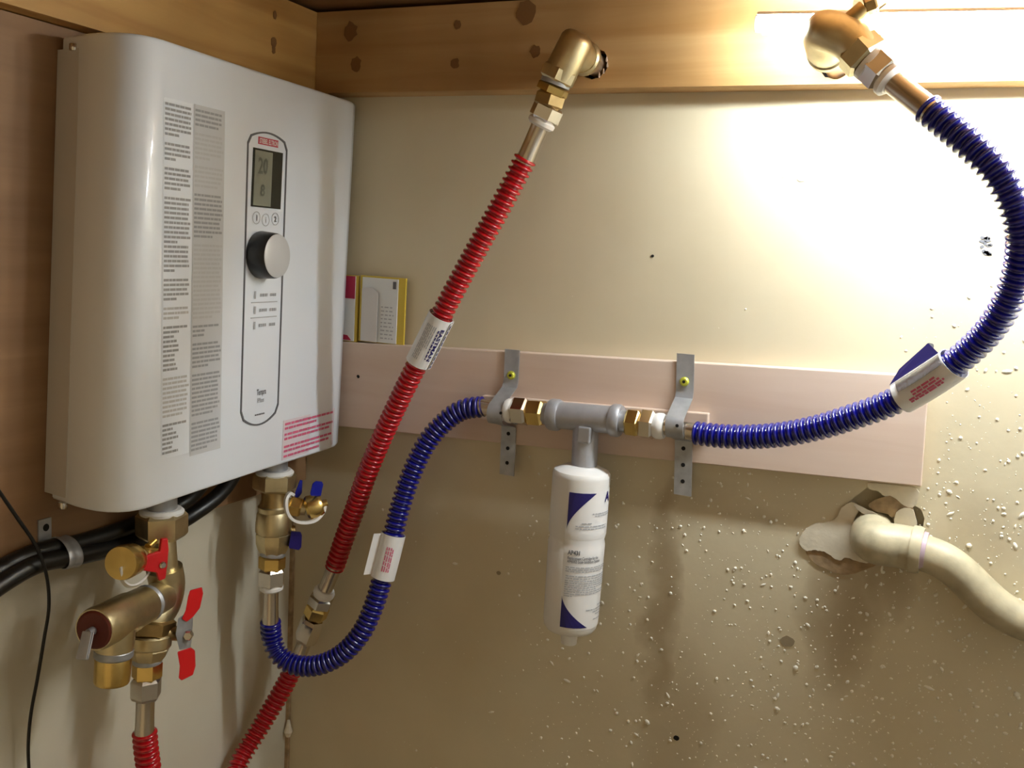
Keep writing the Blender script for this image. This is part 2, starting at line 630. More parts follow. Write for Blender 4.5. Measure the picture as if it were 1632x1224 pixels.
q = at(1335, 862, y=0)
pts = [at(a, b, y=0) for a, b in ((1274, 862), (1282, 845), (1300, 834), (1330, 828), (1342, 808), (1360, 800), (1368, 812), (1360, 835), (1378, 850), (1380, 880), (1392, 892), (1376, 896), (1350, 888), (1336, 892), (1318, 880), (1300, 876), (1284, 876))]
plate('plaster_patch', rounded(pts), (0, -.0025, 0), 'plaster', wb)
pts = [at(a, b, y=0) for a, b in ((1284, 877), (1300, 876), (1318, 881), (1336, 893), (1352, 889), (1378, 897), (1404, 890), (1400, 898), (1375, 909), (1345, 916), (1315, 906), (1294, 893))]
plate('torn_gypsum', rounded(pts), (0, -.0012, 0), 'gypsum_brown', wb)
pts = [at(a, b, y=0) for a, b in ((1385, 769), (1420, 772), (1462, 780), (1458, 806), (1440, 808), (1418, 797), (1400, 783), (1386, 778))]
plate('plaster_patch', rounded(pts), (0, -.0022, 0), 'plaster', wb)
pts = [at(a, b, y=0) for a, b in ((1432, 812), (1455, 812), (1460, 846), (1440, 848), (1425, 838))]
plate('plaster_patch', rounded(pts), (0, -.004, 0), 'plaster', wb)
pts = [at(a, b, y=-.004) for a, b in ((1361, 804), (1372, 808), (1400, 822), (1402, 828), (1385, 824), (1368, 814))]
plate('torn_paper', rounded(pts), (0, -.0015, .001), 'paper_torn', wb)
pts = [at(a, b, y=-.001) for a, b in ((1418, 790), (1440, 805), (1455, 812), (1428, 824), (1412, 818), (1396, 815), (1385, 802))]
plate('torn_gypsum', rounded(pts), (0, -.0015, .0), 'gypsum_brown', wb)

# ceiling boards
cl = thing('ceiling', '', '', (0, 0, ZT))
del cl['label'], cl['category']
cl['kind'] = 'structure'
for k in range(8):
    v, f = box_vf((-.02, -.14 * (k + 1) + .002 + .02, ZT), (1.13, -.14 * k + .018, ZT + .02))
    link('plank', v, f, 'plank_wood', cl)

# joist on the left wall and joist along the back wall (pipe holes drilled through)
v, f = box_vf((.0, -1.6, ZJ), (JX, -.0005, .524))
jl = link('wooden_joist', v, f, 'joist_wood_side')
tag(jl, 'rough pine joist running along the left wall above the heater', 'joist')
hL = at(945, 101, y=-JP); hR = at(1332, 97, y=-JP)
def ring_pts(c, r, n=24, jit=.06, seed=0):
    return blob(c.x, c.z, r, r, -JP, n, jit, seed)
jb = holed_face([(JX + .0005, -JP, ZJ), (1.109, -JP, ZJ), (1.109, -JP, .524), (JX + .0005, -JP, .524)],
                [ring_pts(hL, .0165, seed=1), ring_pts(hR, .0165, seed=2)], (0, JP - .0005, 0), 'wooden_joist', 'joist_wood')
tag(jb, 'brown pine joist along the back wall with two drilled pipe holes', 'joist')
for c in (hL, hR):
    cyl('hole_back', (c.x, -.004, c.z), (c.x, -.002, c.z), .02, 'hole_dark', jb)
for (px, py, r) in ((559, 50, .0095), (567, 102, .0075), (729, 39, .0045), (725, 101, .0055), (853, 82, .006), (838, 20, .012)):
    c = at(px, py, y=-JP)
    plate('knot', blob(c.x, c.z, r, r * 1.1, -JP, 14, .2, px), (0, -.0005, 0), 'knot', jb)
for (px, py, r) in ((438, 24, .003), (436, 68, .0045), (436, 80, .003)):
    c = at(px, py, x=JX)
    o = blob(c.y, c.z, r, r * 1.5, 0, 12, .2, py)
    plate('knot', [(JX, a, b) for a, _, b in o], (.0005, 0, 0), 'knot', jl)
# wood splinters by the drilled hole
for (px, py) in ((967, 97), (968, 106), (962, 116), (955, 122)):
    c = at(px, py, y=-JP)
    turned('splinter', c, c + Vector((.002, -.006, .003)), [(0, .0014), (1, .0004)], 'pine', jb, 5)

# mounting panel behind the heater
PX = .02
v, f = box_vf((.0005, -1.2, -.063), (PX, -.001, ZJ - .001))
mp_ = link('mounting_panel', v, f, 'panel_ply')
tag(mp_, 'pinkish plywood mounting panel on the left wall behind the heater', 'panel')

# ================================================================== LED tube
TY = -.116
ta = at(1206, 38, y=TY); tb = at(1632, 33, y=TY)
td = (tb - ta).normalized()
te = ta + td * .50
lt = thing('led_tube_light', 'glowing white LED tube light along the top of the back wall', 'light', ta)


def half_tube(name, a0, a1, r, m, A, B, n=10):
    d, u, v_ = frame(B - A)
    up = Vector((0, 0, 1)); sd = d.cross(up).normalized()
    vs = []; fs = []
    for P in (A, B):
        for k in range(n + 1):
            a = a0 + (a1 - a0) * k / n
            vs.append(P + sd * (r * cos(a)) + up * (r * sin(a)))
    for k in range(n): fs.append((k, k + 1, k + 2 + n, k + 1 + n))
    fs.append((0, n, 2 * n + 1, n + 1))
    fs.append(tuple(range(n + 1))[::-1]); fs.append(tuple(range(n + 1, 2 * n + 2)))
    return link(name, vs, fs, m, lt, smooth=40)


half_tube('diffuser', -pi - .6, .6, .0095, 'led_glow', ta + td * .006, te - td * .006)
hz = Vector((0, 0, .0005))
half_tube('housing', .62, pi - .62, .0098, 'housing', ta + td * .001 + hz, te + hz)
cyl('end_cap', ta - td * .001, ta + td * .0055, .0075, 'housing', lt)
cyl('end_cap', te - td * .0055, te + td * .003, .0102, 'housing', lt)
for s in (.085, .29, .49):
    c = ta + td * s
    v, f = box_vf((c.x - .004, c.y - .003, c.z + .009), (c.x + .004, c.y + .003, .5295))
    link('mounting_clip', v, f, 'housing', lt)

# ================================================================== pine board and batten on the back wall
BT = .016


def btop(x): return .1246 + .0433 * x
def slab(name, x0, x1, dz0, dz1, y0, y1, m, parent=None, slope=.0433):
    vs = []
    for y in (y0, y1):
        vs += [(x0, y, btop(x0) + dz0), (x1, y, btop(x1) + dz0), (x1 + .0433 * (dz0 - dz1), y, btop(x1) + dz1), (x0, y, btop(x0) + dz1)]
    fs = [(0, 1, 2, 3), (4, 5, 6, 7), (0, 1, 5, 4), (1, 2, 6, 5), (2, 3, 7, 6), (3, 0, 4, 7)]
    o = link(name, vs, fs, m, parent)
    md = o.modifiers.new('bevel', 'BEVEL'); md.width = .0012; md.segments = 2
    return o


pb = slab('pine_board', .022, .7598, 0, -.1088, -.0002, -BT, 'pine')
tag(pb, 'long pale pine board screwed across the back wall', 'board')
for (px, py) in ((571, 600),):
    c = at(px, py, y=-BT)
    plate('screw_hole', blob(c.x, c.z, .0022, .002, -BT, 10, .2, 4), (0, -.0004, 0), 'hole_dark', pb)
c0 = at(768, 630, y=-BT - .009); c1 = at(1129, 657, y=-BT - .009)
d0 = c0.z - btop(c0.x)
bt = slab('batten', c0.x, c1.x, d0, d0 - .029, -BT - .0002, -BT - .009, 'pine')
tag(bt, 'thin pale batten on the pine board behind the filter tee', 'board')

# ================================================================== water heater
ZB, ZTOP = 0.0, .42
PROF = [(.030, -.402), (.05, -.4055), (.066, -.4085), (.080, -.4092), (.092, -.4083), (.102, -.4052), (.110, -.400), (.1155, -.393), (.1185, -.384), (.1192, -.374),
        (.1182, -.362), (.1170, -.345), (.1138, -.30), (.1075, -.20), (.1013, -.10), (.0985, -.06), (.096, -.045), (.0915, -.034), (.083, -.0300), (.070, -.029), (.050, -.029), (.030, -.029)]


def hshift(z):
    t = z / .42
    return Vector((-.004 * t, .020 * t, 0))


def hfront(yb, z, off=.0004):
    """point on the heater front: yb = position across the front, z = height"""
    for (a, b) in zip(PROF[9:], PROF[10:]):
        if a[1] <= yb <= b[1]:
            x = a[0] + (b[0] - a[0]) * (yb - a[1]) / (b[1] - a[1]); break
    return Vector((x + off, yb, z)) + hshift(z)


wh = thing('water_heater', 'white wall mounted tankless water heater with control dial', 'water heater', (PX, -.21, 0))
rings = []
for (z, ins) in ((ZB, .003), (ZB + .0008, .0012), (ZB + .003, 0), (ZTOP - .003, 0), (ZTOP - .0008, .0012), (ZTOP, .003)):
    ring = []
    for (x, y) in PROF:
        c = Vector((.03, -.21)); pp = Vector((x, y)); dd = (pp - c).normalized()
        pp = pp - dd * ins if x > .031 else Vector((x, y + (ins if y < -.21 else -ins)))
        ring.append(Vector((pp.x, pp.y, z)) + hshift(z))
    rings.append(ring)
vs = [q for r_ in rings for q in r_]; n = len(PROF); fs = []
for i in range(len(rings) - 1):
    for k in range(n):
        k2 = (k + 1) % n
        fs.append((i * n + k, i * n + k2, (i + 1) * n + k2, (i + 1) * n + k))
fs.append(tuple(range(n))[::-1]); fs.append(tuple(range((len(rings) - 1) * n, len(rings) * n)))
cover = link('cover', vs, fs, 'enamel', wh, smooth=50)
# rear casing
vs = []
for z in (.006, .408):
    for (x, y) in ((PX + .0005, -.403), (.052, -.4065), (.052, -.031), (PX + .0005, -.031)):
        vs.append(Vector((x, y + hshift(z).y, z)))
link('rear_casing', vs, [(0, 1, 2, 3), (4, 5, 6, 7), (0, 1, 5, 4), (1, 2, 6, 5), (2, 3, 7, 6), (3, 0, 4, 7)], 'enamel_back', wh)
for z in (-.002, .409):
    c = Vector((.047, -.4035, z)) + hshift(max(z, 0))
    cyl('cover_screw', c - Vector((0, .0015, .003)), c + Vector((0, -.0015, .003)), .004, 'chrome', wh, sides=12)

# two columns of printed instructions
LW = []


def lcol(name, y_t0, y_t1, y_b0, y_b1, zt, zb, nl, seed, sheet):
    def mp(u, v):
        # u 0..1 across, v 0..1 down
        a = y_t0 + (y_b0 - y_t0) * v; b = y_t1 + (y_b1 - y_t1) * v
        return hfront(a + (b - a) * u, zt + (zb - zt) * v, .0006)
    lab = None
    sh = []
    N = 12
    for i in range(N + 1):
        for k in range(3):
            sh.append(mp(-.04 + 1.08 * k / 2, -.01 + 1.02 * i / N) - Vector((.0003, 0, 0)))
    lab = link(name, sh, [(i * 3 + k, i * 3 + k + 1, i * 3 + k + 4, i * 3 + k + 3) for i in range(N) for k in range(2)], sheet, wh)
    rn = random.Random(seed)
    dark = []; light = []
    i = 0; para = 0
    while i < nl:
        ln = rn.choice((3, 4, 5, 6, 7, 9, 10))
        bold = rn.random() < .45
        short = rn.random() < .3
        for j in range(ln):
            if i >= nl: break
            v0 = (i + .18) / nl; v1 = (i + .70) / nl
            tl = rn.uniform(.35, .6) if (short and j > 0) else (rn.uniform(.4, .9) if j == ln - 1 else rn.uniform(.9, 1.0))
            ws = words(0, 1, v0, v1, seed * 1000 + i, gap=.016, mn=.08, mx=.26, tail=tl)
            (dark if bold else light).extend(ws)
            i += 1
        i += 1 if rn.random() < .8 else 0
    for nm, rs, mm in (('bold_print', dark, 'ink_mid'), ('fine_print', light, 'ink_faint')):
        if rs:
            a, b = rects_vf(rs, mp)
            link(nm, a, b, mm, lab, kind='stuff')
    return lab


lcol('instruction_label', -.3690, -.3335, -.3570, -.3210, .3680, .0455, 74, 5, 'enamel')
lcol('instruction_label', -.3285, -.2868, -.3165, -.2735, .3685, .0415, 76, 8, 'label_grey')['label'] = 'grey column of fine print'

# control panel outline
A0, A1 = -.2463, -.1765
def panel_outline(g):
    pts = []
    zt, zb = .3535, .064
    N = 14
    yl0, yl1 = -.2485, -.2413      # left edge at top / bottom
    yr0, yr1 = -.1795, -.1740
    # top arc left to right, then right edge, bottom arc, left edge
    for k in range(N + 1):
        u = k / N
        y = yl0 + g + (yr0 - yl0 - 2 * g) * u
        e = min(u, 1 - u)
        z = zt + .0080 * (1 - (2 * u - 1) ** 2) - g
        if e < .06: z -= .006 * (1 - e / .06) ** 2
        pts.append((y, z))
    for k in range(1, 10):
        u = k / 10
        pts.append((yr0 + (yr1 - yr0) * u - g, (zt - .006) + (zb + .006 - zt + .006) * u))
    for k in range(N + 1):
        u = k / N
        y = yr1 - g + (yl1 + g - yr1 + g) * u
        e = min(u, 1 - u)
        z = zb - .0120 * (1 - (2 * u - 1) ** 2) + g
        if e < .06: z += .006 * (1 - e / .06) ** 2
        pts.append((y, z))
    for k in range(1, 10):
        u = k / 10
        pts.append((yl1 + (yl0 - yl1) * u + g, (zb + .006) + (zt - .006 - zb - .006) * u))
    return pts


po = panel_outline(0); pi_ = panel_outline(.0017)
n = len(po)
vs = [hfront(a, b, .0010) for a, b in po] + [hfront(a, b, .0010) for a, b in pi_] + [hfront(a, b, .0) for a, b in po] + [hfront(a, b, .0) for a, b in pi_]
fs = []
for k in range(n):
    j = (k + 1) % n
    fs += [(k, j, j + n, k + n), (k, j, j + 2 * n, k + 2 * n), (k + n, j + n, j + 3 * n, k + 3 * n)]
cpn = link('panel_border', vs, fs, 'ink', wh)


def hquad(name, y0, y1, z0, z1, off, m, parent, dz=.0):
    vs = [hfront(y0, z0, off), hfront(y1, z0 + dz, off), hfront(y1, z1 + dz, off), hfront(y0, z1, off)]
    vs += [hfront(y0, z0, 0), hfront(y1, z0 + dz, 0), hfront(y1, z1 + dz, 0), hfront(y0, z1, 0)]
    return link(name, vs, [(0, 1, 2, 3), (0, 1, 5, 4), (1, 2, 6, 5), (2, 3, 7, 6), (3, 0, 4, 7)], m, parent)


def htext(name, s, yc, zc, h, m, parent, off=.0007, wmax=None):
    v, f, wd, ht = text_mesh(s, 1.0, .02)
    k = h / ht; kx = k if not wmax else wmax / wd
    return link(name, [hfront(yc + (a - wd / 2) * kx, zc + (b - ht / 2) * k, off) for a, b in v], f, m, parent)


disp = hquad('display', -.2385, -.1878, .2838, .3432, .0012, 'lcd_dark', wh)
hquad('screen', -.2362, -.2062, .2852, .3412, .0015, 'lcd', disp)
htext('digits', '20', -.2225, .3265, .0165, 'lcd_ink', disp, .0018, .017)
htext('digits', '8', -.2215, .3015, .012, 'lcd_ink', disp, .0018)
bd = hquad('badge', -.2305, -.1965, .3478, .3552, .0008, 'ink_red_badge', wh)
htext('badge_lettering', 'STIEBEL ELTRON', -.2135, .3515, .0050, 'card_white', bd, .0011, .032)
for (yc, zc, s) in ((-.2285, .2725, '1'), (-.2125, .2712, 'i'), (-.1955, .2730, '2')):
    vs = []; fs = []
    for k in range(24):
        a = 2 * pi * k / 24
        for r_ in (.0066, .0059):
            vs.append(hfront(yc + r_ * cos(a), zc + r_ * sin(a), .0007))
    for k in range(24):
        j = (k + 1) % 24
        fs.append((2 * k, 2 * j, 2 * j + 1, 2 * k + 1))
    bo = link('button', vs, fs, 'ink_light', wh)
    htext('button_number', s, yc, zc, .0058, 'ink' if s != 'i' else 'ink_light', bo)
# dial
kc = hfront(-.2185, .2345, 0)
kn = (Vector((1, .0625, 0))).normalized()
knob = turned('dial', kc, kc + kn * .021, [(0, .0245), (.1, .0250), (.85, .0238), (1, .0228)], 'black_gloss', wh, 40)
turned('dial_face', kc + kn * .0205, kc + kn * .0222, [(0, .0226), (.6, .0226), (1, .0215)], 'knob_face', knob, 40)
# small icons and values under the dial
rs = []
for i, z in enumerate((.1925, .1765, .1605)):
    yy = -.2265 + .0006 * i
    rs += [(yy, yy + .003, z - .004, z + .004)]
    rs += words(-.2165, -.2035, z - .0018, z + .0014, 40 + i, .0008, mn=.002, mx=.004)
    rs += words(-.1985, -.1865, z - .0018, z + .0014, 50 + i, .0008, mn=.002, mx=.004)
a, b = rects_vf(rs, lambda u, v_: hfront(u, v_, .0006)); link('function_print', a, b, 'ink_light', wh, kind='stuff')
for z in (.1842, .1682):
    hquad('rule_line', -.2305, -.1850, z, z + .0009, .0006, 'ink_light', wh)
htext('model_lettering', 'Tempra', -.2065, .0885, .0062, 'ink', wh, .0007, .0165)
htext('model_lettering', 'Plus', -.2070, .0795, .0050, 'ink_light', wh)
a, b = rects_vf(words(-.2165, -.1985, .0632, .0648, 61, .0005, mn=.002, mx=.004), lambda u, v_: hfront(u, v_, .0006)); link('web_print', a, b, 'ink', wh, kind='stuff')
# red warning print at the lower corner
wlab = hquad('warning_label', -.1625, -.0535, .0045, .0500, .0005, 'ink_red_label', wh)
rs = []
for i, (z, t) in enumerate(((.0455, 1.0), (.0405, .62), (.0335, .98), (.0285, .92), (.0195, .96), (.0145, .9), (.0085, .7))):
    rs += words(-.1600, -.0555, z - .0013, z + .0014, 70 + i, .0012, mn=.004, mx=.012, tail=t)
a, b = rects_vf(rs, lambda u, v_: hfront(u, v_, .0008)); link('warning_print', a, b, 'ink_red', wlab, kind='stuff')

# ================================================================== black cables, clip and thin wire on the left
ca = [at(-60, 945, x=.035), at(0, 908, x=.033), at(60, 880, x=.032), at(125, 866, x=.032), at(200, 842, x=.031), at(262, 816, x=.030), at(298, 796, x=.034), at(322, 768, x=.042), Vector((.047, -.222, .004))]
cb = [at(-60, 978, x=.048), at(0, 932, x=.046), at(60, 899, x=.044), at(125, 886, x=.041), at(200, 868, x=.034), at(262, 845, x=.030), at(310, 818, x=.032), at(350, 787, x=.039), at(373, 755, x=.045), Vector((.047, -.165, .004))]
pa, _ = spline(ca); o = sweep('power_cable', pa, .0088, 'black_rubber')
tag(o, 'upper of two thick black cables, curving steeply up beside the left brass nut', 'cable', 'thick black power cables')
pb_, _ = spline(cb); o = sweep('power_cable', pb_, .0088, 'black_rubber')
tag(o, 'lower thick black cable sweeping under the heater to its middle', 'cable', 'thick black power cables')
cs = thing('cable_strap', 'metal one hole strap holding the thick black cables to the panel', 'strap', (PX, -.42, -.04))
t_ = at(70, 843, x=PX)
v, f = box_vf((PX, t_.y - .007, t_.z - .013), (PX + .0016, t_.y + .007, t_.z + .010))
link('tab', v, f, 'galv', cs)
plate('hole', [(PX + .0016, t_.y + .001 + .0032 * cos(k * pi / 7), t_.z + .0015 + .0036 * sin(k * pi / 7)) for k in range(14)], (.0004, 0, 0), 'hole_dark', cs)
i_ = min(range(len(pb_)), key=lambda i: (pb_[i] - at(114, 884, x=.043)).length)
cc = (pb_[i_] + min(pa, key=lambda q: (q - pb_[i_]).length)) / 2
tdir = (pb_[i_ + 3] - pb_[i_ - 3]).normalized()
ax = pb_[i_] - cc; ax = (ax - tdir * ax.dot(tdir)).normalized(); bx = tdir.cross(ax)
vs = []; fs = []
for (s, dr) in ((-.0085, 0), (-.006, .0012), (-.002, .0003), (.002, .0003), (.006, .0012), (.0085, 0)):
    for k in range(32):
        a = 2 * pi * k / 32
        vs.append(cc + tdir * s + ax * ((.0165 + dr) * cos(a)) + bx * ((.0105 + dr) * sin(a)))
for i in range(5):
    for k in range(32):
        j = (k + 1) % 32; fs.append((i * 32 + k, i * 32 + j, (i + 1) * 32 + j, (i + 1) * 32 + k))
link('band', vs, fs, 'galv', cs, smooth=50)
wp = [at(-30, 740, x=.06), at(0, 785, x=.06), at(28, 826, x=.06), at(56, 868, x=.06), at(73, 912, x=.058), at(78, 965, x=.05), at(70, 1020, x=.04), at(60, 1080, x=.03), at(49, 1140, x=.02), at(45, 1190, x=.015), at(47, 1240, x=.014), at(52, 1300, x=.014)]
wpp, _ = spline(wp); o = sweep('thin_wire', wpp, .0016, 'black_rubber', sides=10)
tag(o, 'thin black wire hanging in front of the left wall', 'wire')


# ================================================================== hoses
def hose(name, label, m, pts, group, ends=((None, None), (None, None))):
    t = thing(name, label, 'hose', pts[len(pts) // 2], group)
    path = corrugated('corrugated_tube', pts, m, t)
    return t, path


def nearest(path, P):
    return min(range(len(path)), key=lambda i: (path[i] - P).length)


# --- upper red hose from the ceiling elbow
RT = [at(839, 250, y=-.092), at(800, 325, y=-.091), at(757, 402, y=-.089), at(715, 480, y=-.086), at(675, 560, y=-.082), at(640, 630, y=-.077), at(610, 695, y=-.072),
      at(585, 755, y=-.068), at(566, 810, y=-.064), at(548, 860, y=-.062), at(533, 905, y=-.06)]
rh, rpath = hose('water_hose', 'red corrugated hose slanting down from the left joist elbow', 'red_coat', RT, 'corrugated water hoses')
turned('end_sleeve', at(835, 260, y=-.092), at(861, 199, y=-.0915), [(0, .0098), (.5, .0092), (.95, .0092), (1, .0098)], 'steel_hose', rh)
turned('end_sleeve', at(536, 897, y=-.0605), at(518, 940, y=-.06), [(0, .0098), (.5, .0092), (.95, .0092), (1, .0098)], 'steel_hose', rh)
turned('washer', at(860, 202, y=-.0915), at(866, 190, y=-.0915), [(0, .0115), (.3, .0145), (.7, .0145), (1, .012)], 'white_plastic', rh)
hexnut('coupling_nut', at(865, 192, y=-.0915), at(876, 168, y=-.0915), .0165, 'chrome', rh, .35)
turned('washer', at(519, 939, y=-.06), at(514, 950, y=-.06), [(0, .0115), (.3, .0135), (.7, .0135), (1, .012)], 'white_plastic', rh)
hexnut('coupling_nut', at(514, 950, y=-.06), at(508, 966, y=-.06), .0160, 'chrome', rh, .35)
hexnut('coupling_body', at(508, 966, y=-.06), at(501, 984, y=-.06), .0150, 'brass_gold', rh, .1)
# label on the red hose
i0 = nearest(rpath, at(704, 503, y=-.085)); i1 = nearest(rpath, at(666, 578, y=-.081))
W = Wrap(rpath, i0, i1, .0142)
W.t = (rpath[i1] - rpath[i0]).normalized()
lab = W.patch('hose_label', 'paper', rh, 0, W.L, -pi * .95, pi * .93)
sgn = 1 if W.b.dot(CR) > 0 else -1         # +1 when growing angle goes to the right of the picture
W.patch('label_flap', 'paper', lab, .001, W.L * .98, sgn * 1.05, sgn * 1.9, dr=.0014, na=6)


def wrap_rects(name, W, rs, m, parent, dr=.0007):
    vs = []; fs = []
    for (a, b, c, d) in rs:
        k = len(vs)
        vs += [W(a, c, dr), W(b, c, dr), W(b, d, dr), W(a, d, dr)]
        fs.append((k, k + 1, k + 2, k + 3))
    return link(name, vs, fs, m, parent, kind='stuff')


def wrap_text(name, W, s, s0, s1, ang, h, m, parent, dr=.0007, up=1):
    v, f, wd, ht = text_mesh(s, 1.0, .035)
    kx = (s1 - s0) / wd; ky = h / ht
    return link(name, [W(s0 + a * kx, ang + up * (b * ky) / W.r, dr) for a, b in v], f, m, parent)


wrap_text('brand_lettering', W, 'EASTMAN', W.L * .16, W.L * .82, sgn * .52, .0042, 'navy', lab, up=sgn)
rs = []
for k, an in enumerate((.32,)):
    rs += words(W.L * .2, W.L * .8, sgn * an, sgn * (an + .1), 81, .001, mn=.002, mx=.005)
wrap_rects('blue_print', W, rs, 'navy', lab)
rs = []
for k, an in enumerate((-.70, -.55, -.42, -.28, -.12, .05)):
    rs += words(W.L * .16, W.L * (.86 if k < 4 else .6), sgn * an, sgn * (an + .07), 90 + k, .001, mn=.003, mx=.009)
wrap_rects('fine_print', W, rs, 'ink_light', lab)
rs = words(W.L * .06, W.L * .98, sgn * 1.08, sgn * 1.22, 95, .002, mn=.003, mx=.006)
wrap_rects('edge_print', W, rs, 'navy', lab, dr=.0021)

# --- lower red hose: from the coupling down out of view and back up to the hot valve
LR = [at(473, 1053, y=-.066), at(455, 1090, y=-.074), at(432, 1130, y=-.086), at(405, 1175, y=-.105), at(380, 1218, y=-.130), Vector((.040, -.165, -.445)), Vector((.042, -.205, -.485)),
      Vector((.048, -.250, -.500)), Vector((.056, -.292, -.475)), Vector((.064, -.318, -.415)), at(238, 1240, x=.066), at(233, 1195, x=.066), at(230, 1162, x=.066)]
lr, lpath = hose('water_hose', 'red corrugated hose looping from the coupling to the left brass valve', 'red_coat', LR, 'corrugated water hoses')
turned('end_sleeve', at(470, 1060, y=-.0655), at(488, 1018, y=-.061), [(0, .0098), (.5, .0092), (.95, .0092), (1, .0098)], 'steel_hose', lr)
hexnut('coupling_nut', at(486, 1021, y=-.061), at(500, 986, y=-.06), .0155, 'chrome', lr, .35)
turned('end_sleeve', at(230, 1170, x=.066), at(232, 1112, x=.066), [(0, .0098), (.5, .0092), (.95, .0092), (1, .0098)], 'steel_hose', lr)
hexnut('coupling_nut', at(232, 1113, x=.066), at(233, 1079, x=.066), .0155, 'chrome', lr, .5)

# --- blue U hose from the cold valve to the filter tee
TYA = -.047
BU = [at(431, 988, x=.067), at(433, 1015, y=-.122), at(442, 1040, y=-.121), at(462, 1057, y=-.119), at(487, 1062, y=-.116), at(515, 1058, y=-.112), at(548, 1040, y=-.105), at(576, 1008, y=-.098), at(596, 965, y=-.091),
      at(611, 915, y=-.085), at(623, 868, y=-.079), at(636, 815, y=-.073), at(655, 757, y=-.066), at(680, 706, y=-.059), at(708, 673, y=-.053), at(738, 653, y=-.049), at(770, 648, y=TYA)]
bu, bpath = hose('water_hose', 'blue corrugated hose making a U below the right brass valve', 'blue_coat', BU, 'corrugated water hoses')
turned('end_sleeve', at(431, 992, x=.067), at(432, 934, x=.067), [(0, .0098), (.5, .0092), (.95, .0092), (1, .0098)], 'steel_hose', bu)
turned('washer', at(432, 941, x=.067), at(432, 930, x=.067), [(0, .0115), (.3, .0145), (.7, .0145), (1, .012)], 'white_plastic', bu)
hexnut('coupling_nut', at(432, 934, x=.067), at(433, 905, x=.067), .0165, 'chrome', bu, .45)
turned('end_sleeve', at(764, 648, y=TYA), at(822, 656, y=TYA), [(0, .0098), (.5, .0090), (.95, .0090), (1, .0098)], 'steel_hose', bu)
i0 = nearest(bpath, at(612, 921, y=-.085)); i1 = nearest(bpath, at(630, 852, y=-.077))
W2 = Wrap(bpath, i0, i1, .0142)
lab = W2.patch('hose_label', 'paper', bu, 0, W2.L, -pi * .95, pi * .93)
sgn = 1 if W2.b.dot(CR) > 0 else -1
# loose end of the label standing off to the left
e0 = W2(W2.L * .04, -sgn * 1.2, 0); e1 = W2(W2.L * .98, -sgn * 1.2, 0)
dl = -CR * .009 - CF * .004
plate('label_flap', [e0, e1, e1 + dl, e0 + dl], CF * .0005, 'paper', lab)
rs = []
for k, an in enumerate((-.25, -.08, .1, .25)):
    rs += words(W2.L * .2, W2.L * .75, sgn * an, sgn * (an + .09), 110 + k, .001, mn=.003, mx=.007)
wrap_rects('red_print', W2, rs, 'ink_red', lab)

# --- blue hose on the right, bowing out of the picture
BR = [at(1106, 690, y=TYA), at(1150, 695, y=-.052), at(1200, 696, y=-.058), at(1250, 692, y=-.066), at(1305, 681, y=-.074), at(1360, 664, y=-.083), at(1415, 644, y=-.092), at(1470, 614, y=-.104), at(1525, 576, y=-.118), at(1572, 532, y=-.132),
      at(1606, 480, y=-.146), at(1626, 420, y=-.158), at(1629, 375, y=-.172), at(1616, 322, y=-.180), at(1590, 275, y=-.183), at(1555, 238, y=-.180), at(1515, 203, y=-.173), at(1474, 170, y=-.165)]
br, brpath = hose('water_hose', 'blue corrugated hose bowing out to the right edge from the filter tee', 'blue_coat', BR, 'corrugated water hoses')
turned('end_sleeve', at(1112, 690, y=TYA), at(1050, 678, y=TYA), [(0, .0098), (.5, .0090), (.95, .0090), (1, .0098)], 'steel_hose', br)
EY = -.126
turned('end_sleeve', at(1484, 178, y=-.167), at(1418, 126, y=-.156), [(0, .0102), (.5, .0098), (.95, .0098), (1, .0104)], 'steel_hose', br)
turned('washer', at(1424, 131, y=-.157), at(1411, 120, y=-.155), [(0, .0115), (.3, .0150), (.7, .0150), (1, .012)], 'white_plastic', br)
hexnut('coupling_nut', at(1413, 122, y=-.1555), at(1389, 100, y=-.153), .0165, 'chrome', br, .2)
i0 = nearest(brpath, at(1437, 633, y=-.096)); i1 = nearest(brpath, at(1522, 580, y=-.117))
W3 = Wrap(brpath, i0, i1, .0150)
lab = W3.patch('hose_label', 'paper', br, 0, W3.L, -pi * .95, pi * .93)
sgn = 1 if W3.b.dot(CU) > 0 else -1
W3.patch('foil_strip', 'foil', lab, W3.L * .12, W3.L * .98, sgn * .35, sgn * 1.1, dr=.0008, ns=14)
f0 = W3(W3.L * -.0, sgn * 1.15, .001); f1 = W3(W3.L * .98, sgn * 1.15, .001)
f2 = W3(W3.L * .85, sgn * 1.15, .001) + CU * .013 + CF * .008; f3 = W3(W3.L * .25, sgn * 1.15, .001) + CU * .008 + CF * .006
flap = plate('label_flap', [f0, f1, f2, f3], CF * .0006, 'navy', lab)
rs = []
for k, (an, a_, b_) in enumerate(((-.05, .3, .75), (-.22, .3, .8), (-.40, .2, .85), (-.55, .2, .8))):
    rs += words(W3.L * a_, W3.L * b_, sgn * an, sgn * (an + .12), 120 + k, .001, mn=.003, mx=.008)
wrap_rects('red_print', W3, rs, 'ink_red', lab)


# ================================================================== elbows at the joist
def bend(name, pts, r, m, parent):
    p_, _ = spline(pts, .002)
    return sweep(name, p_, r, m, parent, sides=26, smooth=60)


